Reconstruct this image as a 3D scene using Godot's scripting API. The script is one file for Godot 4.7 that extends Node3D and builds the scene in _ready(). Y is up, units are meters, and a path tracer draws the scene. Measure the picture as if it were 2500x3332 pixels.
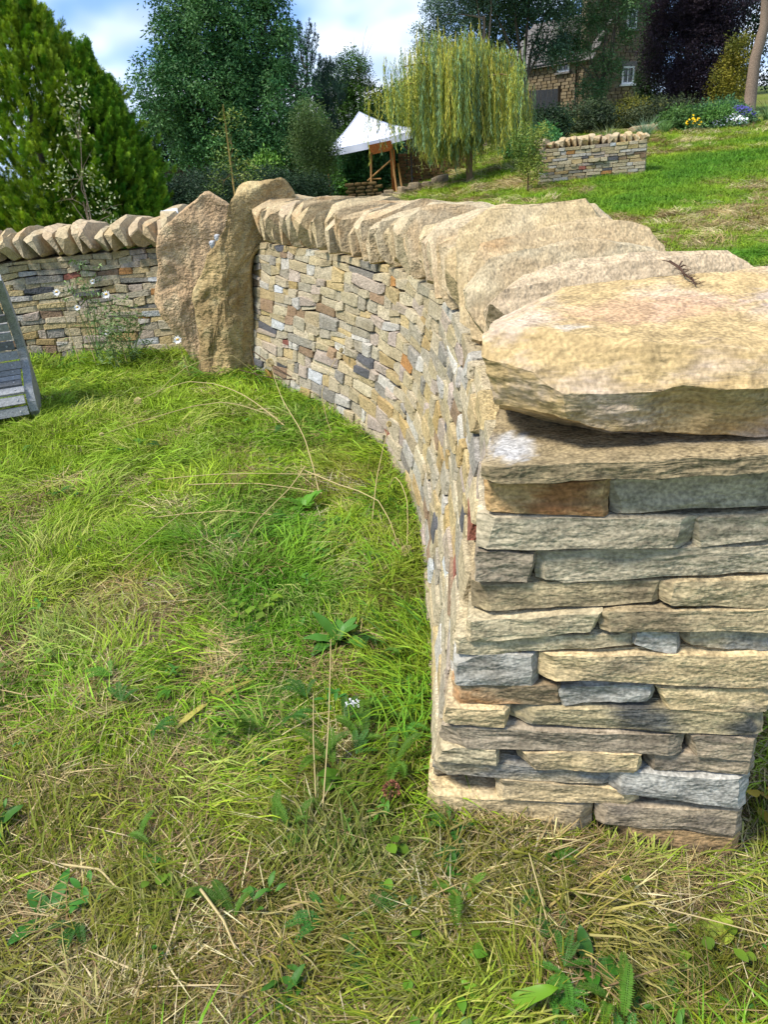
extends Node3D

var nz := FastNoiseLite.new()
var nf := FastNoiseLite.new()
var rg := RandomNumberGenerator.new()
var used := {}
var M := {}

# ---------------------------------------------------------------- helpers
func lin(r: float, g: float, b: float) -> Color:
	return Color(r / 255.0, g / 255.0, b / 255.0).srgb_to_linear()

func rf(a: float, b: float) -> float:
	return rg.randf_range(a, b)

func ss(a: float, b: float, x: float) -> float:
	var t := clampf((x - a) / (b - a), 0.0, 1.0)
	return t * t * (3.0 - 2.0 * t)

func numbered(called: String) -> String:
	var k: int = used.get(called, 0)
	used[called] = k + 1
	return called if k == 0 else "%s_%03d" % [called, k]

func tag(o: Node, label: String, category: String, group := "") -> void:
	o.set_meta("label", label)
	o.set_meta("category", category)
	if group != "":
		o.set_meta("group", group)

func thing(called: String, label: String, category: String, at := Vector3.ZERO, group := "") -> Node3D:
	var o := Node3D.new()
	o.name = numbered(called)
	add_child(o)
	o.position = at
	tag(o, label, category, group)
	return o

func part(parent: Node, called: String, mesh: Mesh, mat: Material, at := Vector3.ZERO, k := 0) -> MeshInstance3D:
	var o := MeshInstance3D.new()
	o.name = called if k == 0 else "%s_%03d" % [called, k]
	o.mesh = mesh
	o.material_override = mat
	parent.add_child(o, true)
	o.position = at
	return o

func many(parent: Node, called: String, mesh: Mesh, mat: Material, xf: Array, cols: Array) -> MultiMeshInstance3D:
	var mm := MultiMesh.new()
	mm.transform_format = MultiMesh.TRANSFORM_3D
	mm.use_colors = true
	mm.mesh = mesh
	mm.instance_count = xf.size()
	for i in xf.size():
		mm.set_instance_transform(i, xf[i])
		mm.set_instance_color(i, cols[i])
	var o := MultiMeshInstance3D.new()
	o.name = called
	o.multimesh = mm
	o.material_override = mat
	parent.add_child(o, true)
	return o

# height of the ground: level lawn by the wall, rising gently behind and to the right
func gy(x: float, z: float) -> float:
	var r := -z - 6.5
	if r < 40.0:
		r = 1.5 * log(1.0 + exp(r / 1.5))
	var y := 0.074 * ss(-2.0, 6.0, x) * minf(r, 45.0)
	return y - 0.09 * ss(0.15, 0.85, x) * ss(-3.0, -1.2, z)

func ground(x: float, z: float) -> Vector3:
	return Vector3(x, gy(x, z), z)

# ---------------------------------------------------------------- mesh builders
func tube(st: SurfaceTool, pts: Array, rad: Array, sides := 6, col := Color.WHITE) -> void:
	var rings := []
	var side := Vector3.ZERO
	for i in pts.size():
		var a: Vector3 = pts[maxi(i - 1, 0)]
		var b: Vector3 = pts[mini(i + 1, pts.size() - 1)]
		var d := (b - a).normalized()
		if side == Vector3.ZERO:
			side = d.cross(Vector3(0.13, 0.31, 0.94)).normalized()
		side = (side - d * side.dot(d)).normalized()
		var up := d.cross(side)
		var ring := []
		for k in sides:
			var t := TAU * k / sides
			ring.append(pts[i] + (side * cos(t) + up * sin(t)) * rad[i])
		rings.append(ring)
	st.set_color(col)
	for i in pts.size() - 1:
		for k in sides:
			var k2 := (k + 1) % sides
			for v in [rings[i][k], rings[i + 1][k], rings[i + 1][k2], rings[i][k], rings[i + 1][k2], rings[i][k2]]:
				st.add_vertex(v)
	for e in [0, pts.size() - 1]:
		for k in range(1, sides - 1):
			var tri := [rings[e][0], rings[e][k], rings[e][k + 1]]
			if e == 0:
				tri.reverse()
			for v in tri:
				st.add_vertex(v)

func new_st() -> SurfaceTool:
	var st := SurfaceTool.new()
	st.begin(Mesh.PRIMITIVE_TRIANGLES)
	return st

func done(st: SurfaceTool, smooth := true) -> ArrayMesh:
	if smooth:
		st.generate_normals()
	return st.commit()

func tube_mesh(pts: Array, rad: Array, sides := 6) -> ArrayMesh:
	var st := new_st()
	st.set_smooth_group(0)
	tube(st, pts, rad, sides)
	return done(st)

func box_mesh(size: Vector3, bevel := 0.0) -> ArrayMesh:
	var h := size / 2.0
	var c := PackedVector3Array()
	for i in 8:
		c.append(Vector3(h.x if i & 1 else -h.x, h.y if i & 2 else -h.y, h.z if i & 4 else -h.z))
	if bevel <= 0.0:
		return hexa(c, Vector3i(1, 1, 1), {"round": 0.0, "amp": 0.0})
	return hexa(c, Vector3i(3, 3, 3), {"round": 0.0, "amp": 0.0, "bevel": bevel / 1.0, "size": size})

# a stone (or bevelled block): eight corners, subdivided, rounded, chipped by planes and roughened.
# o: round (superellipse power, 0 = none), amp (m), freq, strata, chips, cuts, col, col2, blotch, seed, smooth
func hexa(c: PackedVector3Array, n: Vector3i, o: Dictionary) -> ArrayMesh:
	var pw: float = o.get("round", 9.0)
	var amp: float = o.get("amp", 0.006)
	var fq: float = o.get("freq", 9.0)
	var strata: float = o.get("strata", 1.0)
	var sd: float = o.get("seed", 0.0)
	var bev: float = o.get("bevel", 0.0)
	var sz: Vector3 = o.get("size", Vector3.ONE)
	var col: Color = o.get("col", Color.WHITE)
	var col2: Color = o.get("col2", col)
	var blotch: float = o.get("blotch", 0.0)
	var bfq: float = o.get("bfreq", 7.0)
	var axis: int = o.get("axis", 1)
	var fine: float = o.get("fine", 0.0)
	var bands: float = o.get("bands", 0.0)
	var marks: Array = o.get("marks", [])
	var ledge: float = o.get("ledge", 0.0)
	var dents: Array = o.get("dents", []).duplicate()
	for i in o.get("scoops", 0):
		# shell-shaped hollows where flakes came off
		var v := Vector3(rf(-1, 1), rf(-0.6, 1), rf(-1, 1))
		var am := v.abs().max_axis_index()
		v[am] = signf(v[am])
		var f := v * 0.5 + Vector3(0.5, 0.5, 0.5)
		var w0 := c[0].lerp(c[1], f.x).lerp(c[2].lerp(c[3], f.x), f.y).lerp(c[4].lerp(c[5], f.x).lerp(c[6].lerp(c[7], f.x), f.y), f.z)
		var R := rf(o.get("scoop_lo", 0.05), o.get("scoop_hi", 0.13))
		dents.append([w0 + w0.normalized() * R * rf(0.72, 0.9), R])
	var planes: Array = []
	for q in o.get("cuts", []):
		var v: Vector3 = q[0]
		planes.append([v.normalized(), q[1]])
	for i in o.get("chips", 0):
		var v := Vector3(rf(0.25, 1.0) * (1 if rg.randf() < 0.5 else -1), rf(0.25, 1.0) * (1 if rg.randf() < 0.5 else -1), rf(0.25, 1.0) * (1 if rg.randf() < 0.5 else -1)).normalized()
		planes.append([v, (absf(v.x) + absf(v.y) + absf(v.z)) * rf(o.get("chip_lo", 0.7), 0.92)])
	var scal := Vector3(fq, fq, fq)
	scal[axis] *= strata
	var P := PackedVector3Array()
	var K := PackedColorArray()
	var I := PackedInt32Array()
	for ax in 3:
		var ua := (ax + 1) % 3
		var va := (ax + 2) % 3
		var nu: int = n[ua]
		var nv: int = n[va]
		for sg in [-1, 1]:
			var base := P.size()
			for j in nv + 1:
				for i in nu + 1:
					var p := Vector3.ZERO
					p[ax] = sg
					p[ua] = -1.0 + 2.0 * i / nu
					p[va] = -1.0 + 2.0 * j / nv
					if bev > 0.0:
						# three by three faces: the outer rows lie on the bevel
						for q in 3:
							if q != ax and absf(p[q]) < 0.9:
								p[q] = signf(p[q]) * (1.0 - 2.0 * bev / sz[q])
						for q in 3:
							if q != ax and absf(p[q]) > 0.95:
								p[ax] = sg * (1.0 - bev / sz[ax])
								p[q] = signf(p[q]) * (1.0 - bev / sz[q] * 0.6)
					elif pw > 0.0:
						p /= pow(pow(absf(p.x), pw) + pow(absf(p.y), pw) + pow(absf(p.z), pw), 1.0 / pw)
					if ledge > 0.0:
						var st_ := 1.0 + ledge * nz.get_noise_2d(floorf(p.z * 3.6 + nz.get_noise_2d(p.x * 1.3 + sd, p.y) * 1.5 * (1.0 - absf(p.z))) * 3.7, sd * 9.0)
						p.x *= st_
						if p.y > 0.0:
							p.y *= st_
					for q in planes:
						var t: float = p.dot(q[0]) - q[1]
						if t > 0.0:
							p -= q[0] * t
					var a := p.x * 0.5 + 0.5
					var b := p.y * 0.5 + 0.5
					var g := p.z * 0.5 + 0.5
					var w := c[0].lerp(c[1], a).lerp(c[2].lerp(c[3], a), b).lerp(c[4].lerp(c[5], a).lerp(c[6].lerp(c[7], a), b), g)
					for q in dents:
						var dv: Vector3 = w - q[0]
						var dl := dv.length()
						if dl < q[1] and dl > 0.001:
							w = q[0] + dv * (q[1] / dl)
					if amp > 0.0:
						var s := w * scal + Vector3(sd * 3.7, sd * 1.3, sd * 2.1)
						w += Vector3(nz.get_noise_3dv(s), nz.get_noise_3dv(s + Vector3(31, 7, 3)) * 0.7, nz.get_noise_3dv(s + Vector3(5, 53, 17))) * amp
						if fine > 0.0:
							s *= 4.3
							w += Vector3(nz.get_noise_3dv(s), nz.get_noise_3dv(s + Vector3(31, 7, 3)), nz.get_noise_3dv(s + Vector3(5, 53, 17))) * fine
					P.append(w)
					if blotch > 0.0:
						var m := nf.get_noise_3d(w.x * bfq + sd * 5.1, w.y * bfq * 1.7, w.z * bfq + sd) * 1.6 + nz.get_noise_3d(w.x * 38.0, w.y * 52.0 + sd, w.z * 38.0) * 0.5
						var bw := Vector3(5, 5, 5)
						bw[axis] = 85.0
						bw *= w
						var lum := 1.0 + 0.22 * nz.get_noise_3d(w.x * 23.0 + 9.0, w.y * 30.0, w.z * 23.0 + sd) + bands * nz.get_noise_3d(bw.x + sd * 7.0, bw.y, bw.z)
						var kk := col.lerp(col2, clampf(m * 1.3 + blotch - 0.5, 0.0, 1.0))
						kk = Color(kk.r * lum, kk.g * lum, kk.b * lum)
						for q in marks:
							var mv: Vector3 = (w - q[0]) / q[1]
							var mw: float = clampf((1.0 - mv.length() + 0.5 * nz.get_noise_3d(w.x * 60.0, w.y * 60.0, w.z * 60.0)) * 3.0, 0.0, 1.0)
							kk = kk.lerp(q[2], mw * q[3])
						K.append(kk)
					else:
						K.append(col)
			for j in nv:
				for i in nu:
					var q0 := base + j * (nu + 1) + i
					var q1 := q0 + 1
					var q2 := q0 + nu + 2
					var q3 := q0 + nu + 1
					if sg > 0:
						I.append_array([q0, q2, q1, q0, q3, q2])
					else:
						I.append_array([q0, q1, q2, q0, q2, q3])
	var arr := []
	arr.resize(Mesh.ARRAY_MAX)
	arr[Mesh.ARRAY_VERTEX] = P
	arr[Mesh.ARRAY_COLOR] = K
	arr[Mesh.ARRAY_INDEX] = I
	if o.get("smooth", false):
		var st := SurfaceTool.new()
		st.create_from_arrays(arr)
		st.generate_normals()
		return st.commit()
	var am := ArrayMesh.new()
	am.add_surface_from_arrays(Mesh.PRIMITIVE_TRIANGLES, arr)
	return am

# corners of a block from its centre, three half axes
func block(ctr: Vector3, a: Vector3, b: Vector3, c: Vector3) -> PackedVector3Array:
	var r := PackedVector3Array()
	for i in 8:
		r.append(ctr + (a if i & 1 else -a) + (b if i & 2 else -b) + (c if i & 4 else -c))
	return r

func centred(c: PackedVector3Array) -> Vector3:
	var m := Vector3.ZERO
	for v in c:
		m += v / 8.0
	for i in 8:
		c[i] = c[i] - m
	return m

# one stone as a part of its own, its origin at its middle
func stone_part(parent: Node3D, called: String, c: PackedVector3Array, n: Vector3i, o: Dictionary, mat: Material, k: int) -> MeshInstance3D:
	var d := c.duplicate()
	var m := Vector3.ZERO
	for v in d:
		m += v / 8.0
	for i in 8:
		d[i] -= m
	o["seed"] = o.get("seed", rf(0, 50.0))
	return part(parent, called, poly_stone(d, o) if o.has("N") else hexa(d, n, o), mat, m - parent.position, k)

# a boulder from a traced outline in its own plane with real thickness: rings from the rim to the middle, front and back
func boulder(outline: Array, thick: float, rings: int, o: Dictionary) -> ArrayMesh:
	var ctr: Vector2 = o.get("ctr", Vector2.ZERO)
	var step: float = o.get("step", 0.03)
	var rim := []
	for i in outline.size():
		var a: Vector2 = outline[i]
		var b: Vector2 = outline[(i + 1) % outline.size()]
		var m := maxi(1, int(round(a.distance_to(b) / step)))
		for k in m:
			rim.append(a.lerp(b, float(k) / m))
	for it in 2:
		var sm := []
		for i in rim.size():
			sm.append(rim[i] * 0.5 + (rim[i - 1] + rim[(i + 1) % rim.size()]) * 0.25)
		rim = sm
	var nn := rim.size()
	var st := new_st()
	st.set_smooth_group(0 if o.get("smooth", true) else -1)
	var grid := []
	var tints := []
	var sd: float = o.get("seed", 1.0)
	var c1: Color = o["col"]
	var c2: Color = o["col2"]
	var c3: Color = o.get("col3", c2)
	for k in range(-rings, rings + 1):
		var f := 1.0 - absf(k) / float(rings)      # 1 at the rim, 0 in the middle
		var row := []
		var trow := []
		for i in nn:
			var q: Vector2 = ctr + (rim[i] - ctr) * (1.0 - pow(1.0 - f, 1.6))
			var t := thick * 0.5 * pow(clampf((1.0 - f) / 0.3, 0.0, 1.0), 0.55) * signf(k)
			var w := Vector3(q.x, q.y, t)
			for cut in o.get("cuts", []):
				var d: float = w.dot(cut[0]) - cut[1]
				if d > 0.0:
					w -= cut[0] * d
			var s := w * 3.0 + Vector3(sd, sd * 2.0, 0)
			var s2 := w * 11.0 + Vector3(sd, 0, sd)
			var damp := 0.35 + 0.65 * (1.0 - pow(f, 6.0))
			var dz: float = nz.get_noise_3dv(s) * o.get("amp", 0.06) + nz.get_noise_3dv(s2) * o.get("amp2", 0.015) + absf(nf.get_noise_3dv(s2 * Vector3(0.7, 0.35, 1))) * o.get("ridge", 0.02)
			w.z += dz * damp * (1.0 if k >= 0 else -1.0)
			w.x += nz.get_noise_3dv(s2 + Vector3(9, 1, 4)) * 0.012
			w.y += nz.get_noise_3dv(s2 + Vector3(2, 8, 7)) * 0.012
			row.append(w)
			var m := clampf(nf.get_noise_3d(w.x * 3.0 + sd, w.y * 2.4, w.z * 3.0) * 1.6 + 0.5 + nz.get_noise_3d(w.x * 34.0, w.y * 34.0, w.z * 34.0) * 0.4, 0.0, 1.0)
			var m3 := clampf(nz.get_noise_3d(w.x * 6.0 + 77.0, w.y * 6.0 + sd, w.z * 6.0) * 2.4 - 0.35, 0.0, 1.0)
			trow.append(c1.lerp(c2, m).lerp(c3, m3 * 0.7))
		grid.append(row)
		tints.append(trow)
	for k in 2 * rings:
		for i in nn:
			var i2 := (i + 1) % nn
			var vs := [[k, i], [k, i2], [k + 1, i2], [k, i], [k + 1, i2], [k + 1, i]]
			if o.get("flip", false):
				vs.reverse()
			for q in vs:
				st.set_color(tints[q[0]][q[1]])
				st.add_vertex(grid[q[0]][q[1]])
	if o.get("smooth", true):
		st.generate_normals()
	return st.commit()

# ---------------------------------------------------------------- angular stones
# a convex block cut by planes in its unit cube, then laid on eight corners; hard edges between its faces
func clip_faces(faces: Array, n: Vector3, d: float) -> Array:
	var out := []
	var cap := []
	for f in faces:
		var poly := []
		var m: int = f.size()
		for i in m:
			var a: Vector3 = f[i]
			var b: Vector3 = f[(i + 1) % m]
			var da := a.dot(n) - d
			var db := b.dot(n) - d
			if da <= 0.0:
				poly.append(a)
			if (da < 0.0 and db > 0.0) or (da > 0.0 and db < 0.0):
				var x := a.lerp(b, da / (da - db))
				poly.append(x)
				cap.append(x)
		if poly.size() >= 3:
			out.append(poly)
	if cap.size() >= 3:
		var ctr := Vector3.ZERO
		for v in cap:
			ctr += v / cap.size()
		var u := n.cross(Vector3(0.37, 0.61, 0.7)).normalized()
		var w := n.cross(u)
		var keyed := []
		for v in cap:
			keyed.append([atan2((v - ctr).dot(w), (v - ctr).dot(u)), v])
		keyed.sort_custom(func(p, q): return p[0] < q[0])
		var ring := []
		for k in keyed:
			if ring.is_empty() or (ring[-1] as Vector3).distance_to(k[1]) > 0.002:
				ring.append(k[1])
		if ring.size() > 2 and (ring[0] as Vector3).distance_to(ring[-1]) < 0.002:
			ring.pop_back()
		if ring.size() >= 3:
			out.append(ring)
	return out

func stone_tone(w: Vector3, o: Dictionary, sd: float) -> Color:
	var col: Color = o.get("col", Color.WHITE)
	var col2: Color = o.get("col2", col)
	var bfq: float = o.get("bfreq", 7.0)
	var m := nf.get_noise_3d(w.x * bfq + sd * 5.1, w.y * bfq * 1.7, w.z * bfq + sd) * 1.6 + nz.get_noise_3d(w.x * 38.0, w.y * 52.0 + sd, w.z * 38.0) * 0.5
	var bw := Vector3(5, 5, 5)
	bw[o.get("axis", 1)] = 85.0
	bw *= w
	var lum: float = 1.0 + 0.2 * nz.get_noise_3d(w.x * 23.0 + 9.0, w.y * 30.0, w.z * 23.0 + sd) + o.get("bands", 0.0) * nz.get_noise_3d(bw.x + sd * 7.0, bw.y, bw.z)
	var kk := col.lerp(col2, clampf(m * 1.3 + o.get("blotch", 0.5) - 0.5, 0.0, 1.0))
	kk = Color(kk.r * lum, kk.g * lum, kk.b * lum)
	for q in o.get("marks", []):
		var mv: Vector3 = (w - q[0]) / q[1]
		var mw: float = clampf((1.0 - mv.length() + 0.5 * nz.get_noise_3d(w.x * 60.0, w.y * 60.0, w.z * 60.0)) * 3.0, 0.0, 1.0)
		kk = kk.lerp(q[2], mw * q[3])
	return kk

func poly_stone(c: PackedVector3Array, o: Dictionary) -> ArrayMesh:
	var faces := []
	for ax in 3:
		var ua := (ax + 1) % 3
		var va := (ax + 2) % 3
		for sg in [-1.0, 1.0]:
			var f := []
			for q in [[-1, -1], [1, -1], [1, 1], [-1, 1]]:
				var p := Vector3.ZERO
				p[ax] = sg
				p[ua] = q[0]
				p[va] = q[1]
				f.append(p)
			if sg < 0.0:
				f.reverse()
			faces.append(f)
	for q in o.get("cuts", []):
		var n: Vector3 = q[0]
		faces = clip_faces(faces, n.normalized(), q[1])
	for i in o.get("chips", 0):
		var v := Vector3(rf(0.2, 1.0) * (1 if rg.randf() < 0.5 else -1), rf(0.2, 1.0) * (1 if rg.randf() < 0.5 else -1), rf(0.2, 1.0) * (1 if rg.randf() < 0.5 else -1)).normalized()
		faces = clip_faces(faces, v, (absf(v.x) + absf(v.y) + absf(v.z)) * rf(o.get("chip_lo", 0.75), 0.94))
	# arrises knocked off unevenly
	var bl: float = o.get("bev_lo", 0.04)
	var bh: float = o.get("bev_hi", 0.16)
	for ax in 3:
		for s1 in [-1.0, 1.0]:
			for s2 in [-1.0, 1.0]:
				var v := Vector3.ZERO
				v[(ax + 1) % 3] = s1
				v[(ax + 2) % 3] = s2
				v[ax] = rf(-0.06, 0.06)
				faces = clip_faces(faces, v.normalized(), (2.0 - rf(bl, bh)) / v.length())
	var sd: float = o.get("seed", 0.0)
	var N: int = o.get("N", 1)
	var amp: float = o.get("amp", 0.0)
	var fine: float = o.get("fine", 0.0)
	var fq: float = o.get("freq", 6.0)
	var scal := Vector3(fq, fq, fq)
	scal[o.get("axis", 1)] *= o.get("strata", 1.0)
	var dents: Array = o.get("dents", [])
	var st := new_st()
	var gi := 0
	for f in faces:
		var ctr := Vector3.ZERO
		for v in f:
			ctr += v / f.size()
		st.set_smooth_group(gi)
		gi += 1
		for i in f.size():
			var a: Vector3 = f[i]
			var b: Vector3 = f[(i + 1) % f.size()]
			var P := []
			var K := []
			for r in N + 1:
				for k in r + 1:
					# rows from the middle of the face to its edge
					var t := float(r) / N
					var e := 0.0 if r == 0 else float(k) / r
					var p := ctr.lerp(a.lerp(b, e), t)
					var x := p.x * 0.5 + 0.5
					var y := p.y * 0.5 + 0.5
					var g := p.z * 0.5 + 0.5
					var w := c[0].lerp(c[1], x).lerp(c[2].lerp(c[3], x), y).lerp(c[4].lerp(c[5], x).lerp(c[6].lerp(c[7], x), y), g)
					for q in dents:
						var dv: Vector3 = w - q[0]
						var dl := dv.length()
						if dl < q[1] and dl > 0.001:
							w = q[0] + dv * (q[1] / dl)
					if amp > 0.0:
						var s := w * scal + Vector3(sd * 3.7, sd * 1.3, sd * 2.1)
						w += Vector3(nz.get_noise_3dv(s), nz.get_noise_3dv(s + Vector3(31, 7, 3)) * 0.8, nz.get_noise_3dv(s + Vector3(5, 53, 17))) * amp
						if fine > 0.0:
							s *= 4.3
							w += Vector3(nz.get_noise_3dv(s), nz.get_noise_3dv(s + Vector3(31, 7, 3)), nz.get_noise_3dv(s + Vector3(5, 53, 17))) * fine
					P.append(w)
					K.append(stone_tone(w, o, sd))
			for r in N:
				var r0 := r * (r + 1) / 2
				var r1 := (r + 1) * (r + 2) / 2
				for k in r + 1:
					for q in [r0 + k, r1 + k + 1, r1 + k]:
						st.set_color(K[q])
						st.add_vertex(P[q])
					if k < r:
						for q in [r0 + k, r0 + k + 1, r1 + k + 1]:
							st.set_color(K[q])
							st.add_vertex(P[q])
	st.generate_normals()
	st.index()
	return st.commit()

# ---------------------------------------------------------------- materials
func grey_image(w: int, h: int, f: Callable) -> Image:
	var d := PackedByteArray()
	d.resize(w * h)
	for y in h:
		for x in w:
			d[y * w + x] = int(clampf(f.call(x, y), 0.0, 1.0) * 255.0)
	return Image.create_from_data(w, h, false, Image.FORMAT_L8, d)

func noise_img(n: int, freq: float, seed_: int, type := FastNoiseLite.TYPE_SIMPLEX_SMOOTH, oct := 4) -> PackedByteArray:
	var f := FastNoiseLite.new()
	f.seed = seed_
	f.noise_type = type
	f.frequency = freq
	f.fractal_octaves = oct
	var im := f.get_seamless_image(n, n)
	im.convert(Image.FORMAT_L8)
	return im.get_data()

func mixed(n: int, a: PackedByteArray, b: PackedByteArray, wa: float, wb: float, lo: float, hi: float, flat_y := 1) -> ImageTexture:
	var d := PackedByteArray()
	d.resize(n * n)
	for y in n:
		for x in n:
			var va := a[((y * flat_y) % n) * n + x] / 255.0
			var vb := b[y * n + x] / 255.0
			d[y * n + x] = int(clampf(lo + (hi - lo) * ((va - 0.5) * wa + (vb - 0.5) * wb + 0.5), 0.0, 1.0) * 255.0)
	var im := Image.create_from_data(n, n, false, Image.FORMAT_L8, d)
	im.convert(Image.FORMAT_RGB8)
	im.generate_mipmaps()
	return ImageTexture.create_from_image(im)

func mat(col: Color, rough := 0.9, vcol := false) -> StandardMaterial3D:
	var m := StandardMaterial3D.new()
	m.albedo_color = col
	m.roughness = rough
	m.metallic_specular = 0.3
	m.vertex_color_use_as_albedo = vcol
	m.cull_mode = BaseMaterial3D.CULL_DISABLED
	return m

func tri(m: StandardMaterial3D, tex: Texture2D, relief: Texture2D, cm: float, per_m: float, world := true) -> StandardMaterial3D:
	m.albedo_texture = tex
	m.heightmap_enabled = cm > 0.0
	m.heightmap_texture = relief
	m.heightmap_scale = cm
	m.uv1_triplanar = true
	m.uv1_world_triplanar = world
	m.uv1_scale = Vector3.ONE * per_m
	return m

func leaf_mat(back: Color, rough := 0.55) -> StandardMaterial3D:
	var m := mat(Color.WHITE, rough, true)
	m.backlight_enabled = true
	m.backlight = back
	return m

func make_materials() -> void:
	var fine := noise_img(512, 0.09, 3)
	var mid := noise_img(512, 0.02, 8)
	var cell := noise_img(512, 0.03, 12, FastNoiseLite.TYPE_CELLULAR, 4)
	var rough := noise_img(512, 0.035, 14, FastNoiseLite.TYPE_SIMPLEX, 5)
	var grain := mixed(512, fine, mid, 1.5, 0.9, 0.68, 1.0)
	var relief := mixed(512, cell, rough, 1.0, 0.9, 0.0, 1.0)
	var bedded := mixed(512, rough, fine, 1.4, 0.45, 0.0, 1.0, 3)
	var layered := mixed(512, rough, cell, 0.9, 1.0, 0.0, 1.0, 2)
	M.stone = tri(mat(Color.WHITE, 0.92, true), grain, relief, 0.5, 2.6)
	M.block = tri(mat(Color.WHITE, 0.92, true), grain, layered, 0.28, 2.0)
	M.rock = tri(mat(Color.WHITE, 0.92, true), grain, relief, 1.0, 1.7)
	M.cope = tri(mat(Color.WHITE, 0.92, true), grain, relief, 0.45, 2.3)
	M.core = tri(mat(Color(0.62, 0.56, 0.45), 1.0), grain, relief, 1.5, 4.0)
	M.soil = tri(mat(Color.WHITE, 1.0, true), grain, relief, 0.0, 1.5)
	M.grass = leaf_mat(Color(0.35, 0.4, 0.12), 0.6)
	M.straw = mat(Color.WHITE, 0.75, true)
	M.leaf = leaf_mat(Color(0.3, 0.36, 0.1), 0.5)
	M.dark_leaf = leaf_mat(Color(0.12, 0.14, 0.06), 0.6)
	M.bark = mat(Color(0.36, 0.32, 0.27), 0.95)
	M.pale_bark = tri(mat(Color(0.62, 0.54, 0.46), 0.95), grain, relief, 0.6, 2.0)
	M.twig = mat(Color(0.5, 0.41, 0.28), 0.9)
	M.dead = mat(Color(0.70, 0.63, 0.44), 0.85)
	M.cane = mat(Color(0.72, 0.6, 0.36), 0.7)
	M.dark_twig = mat(Color(0.33, 0.25, 0.2), 0.9)
	M.oldwood = tri(mat(Color(0.66, 0.66, 0.64), 0.85), grain, bedded, 0.3, 4.0)
	M.oldwood2 = tri(mat(Color(0.56, 0.56, 0.55), 0.85), grain, bedded, 0.3, 4.3)
	M.oldwood3 = tri(mat(Color(0.74, 0.74, 0.73), 0.85), grain, bedded, 0.3, 3.7)
	M.sideboard = tri(mat(Color(0.66, 0.67, 0.66), 0.8), grain, bedded, 0.2, 2.0)
	M.screw = mat(Color(0.75, 0.75, 0.74), 0.4)
	M.fence = tri(mat(Color(0.25, 0.21, 0.16), 0.95), grain, bedded, 0.3, 2.0)
	M.timber = tri(mat(Color(0.72, 0.55, 0.34), 0.8), grain, bedded, 0.1, 3.0)
	M.board = tri(mat(Color(0.62, 0.36, 0.15), 0.7), grain, bedded, 0.1, 2.0)
	M.canvas = mat(Color(0.86, 0.87, 0.92), 0.75)
	M.canvas.backlight_enabled = true
	M.canvas.backlight = Color(0.4, 0.4, 0.42)
	M.pole = mat(Color(0.12, 0.13, 0.13), 0.5)
	M.white = mat(Color(0.88, 0.88, 0.86), 0.6)
	M.petal = leaf_mat(Color(0.4, 0.4, 0.4), 0.7)
	M.yellow = mat(Color(0.85, 0.66, 0.12), 0.7)
	M.frame = mat(Color(0.85, 0.85, 0.84), 0.5)
	M.glass = mat(Color(0.05, 0.06, 0.07), 0.08)
	M.glass.metallic_specular = 0.6
	M.house = tri(mat(Color.WHITE, 0.95, true), grain, relief, 0.6, 1.0)
	M.mortar = mat(Color(0.5, 0.46, 0.38), 1.0)
	M.slate = tri(mat(Color(0.5, 0.48, 0.46), 0.9), grain, bedded, 0.6, 1.0)
	M.pipe = mat(Color(0.09, 0.08, 0.08), 0.4)
	M.greywood = tri(mat(Color(0.38, 0.39, 0.41), 0.9), grain, bedded, 0.3, 2.0)
	M.tin = mat(Color(0.85, 0.87, 0.88), 0.35)

# ---------------------------------------------------------------- sky, sun and camera
func sky_image() -> Image:
	var w := 1024
	var h := 512
	var c := FastNoiseLite.new()
	c.seed = 21
	c.frequency = 1.0
	c.fractal_octaves = 5
	var d := PackedByteArray()
	d.resize(w * h * 3)
	for y in h:
		var el := (0.5 - (y + 0.5) / h) * PI
		for x in w:
			var az := (x + 0.5) / w * TAU
			var v := Vector3(cos(el) * cos(az), sin(el), cos(el) * sin(az))
			var up := maxf(v.y, 0.0)
			var q := v / (up + 0.32)
			var n := c.get_noise_3d(q.x * 1.3 + 3.1, up * 1.5, q.z * 1.3 + 1.7) * 0.75 + c.get_noise_3d(q.x * 3.7 + 9.0, up * 4.0, q.z * 3.7) * 0.3
			var cloud := clampf(n * 2.4 + 0.5, 0.0, 1.0)
			var blue := Color(0.33, 0.47, 0.69).lerp(Color(0.48, 0.59, 0.74), pow(1.0 - up, 4.0))
			var gray := Color(0.82, 0.825, 0.83).lerp(Color(0.58, 0.61, 0.66), clampf(c.get_noise_3d(q.x * 2.0 + 40.0, up, q.z * 2.0) * 1.5 + 0.35, 0.0, 1.0))
			var k := blue.lerp(gray, cloud * 0.92)
			var at := (y * w + x) * 3
			d[at] = int(k.r * 255.0)
			d[at + 1] = int(k.g * 255.0)
			d[at + 2] = int(k.b * 255.0)
	return Image.create_from_data(w, h, false, Image.FORMAT_RGB8, d)

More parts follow.
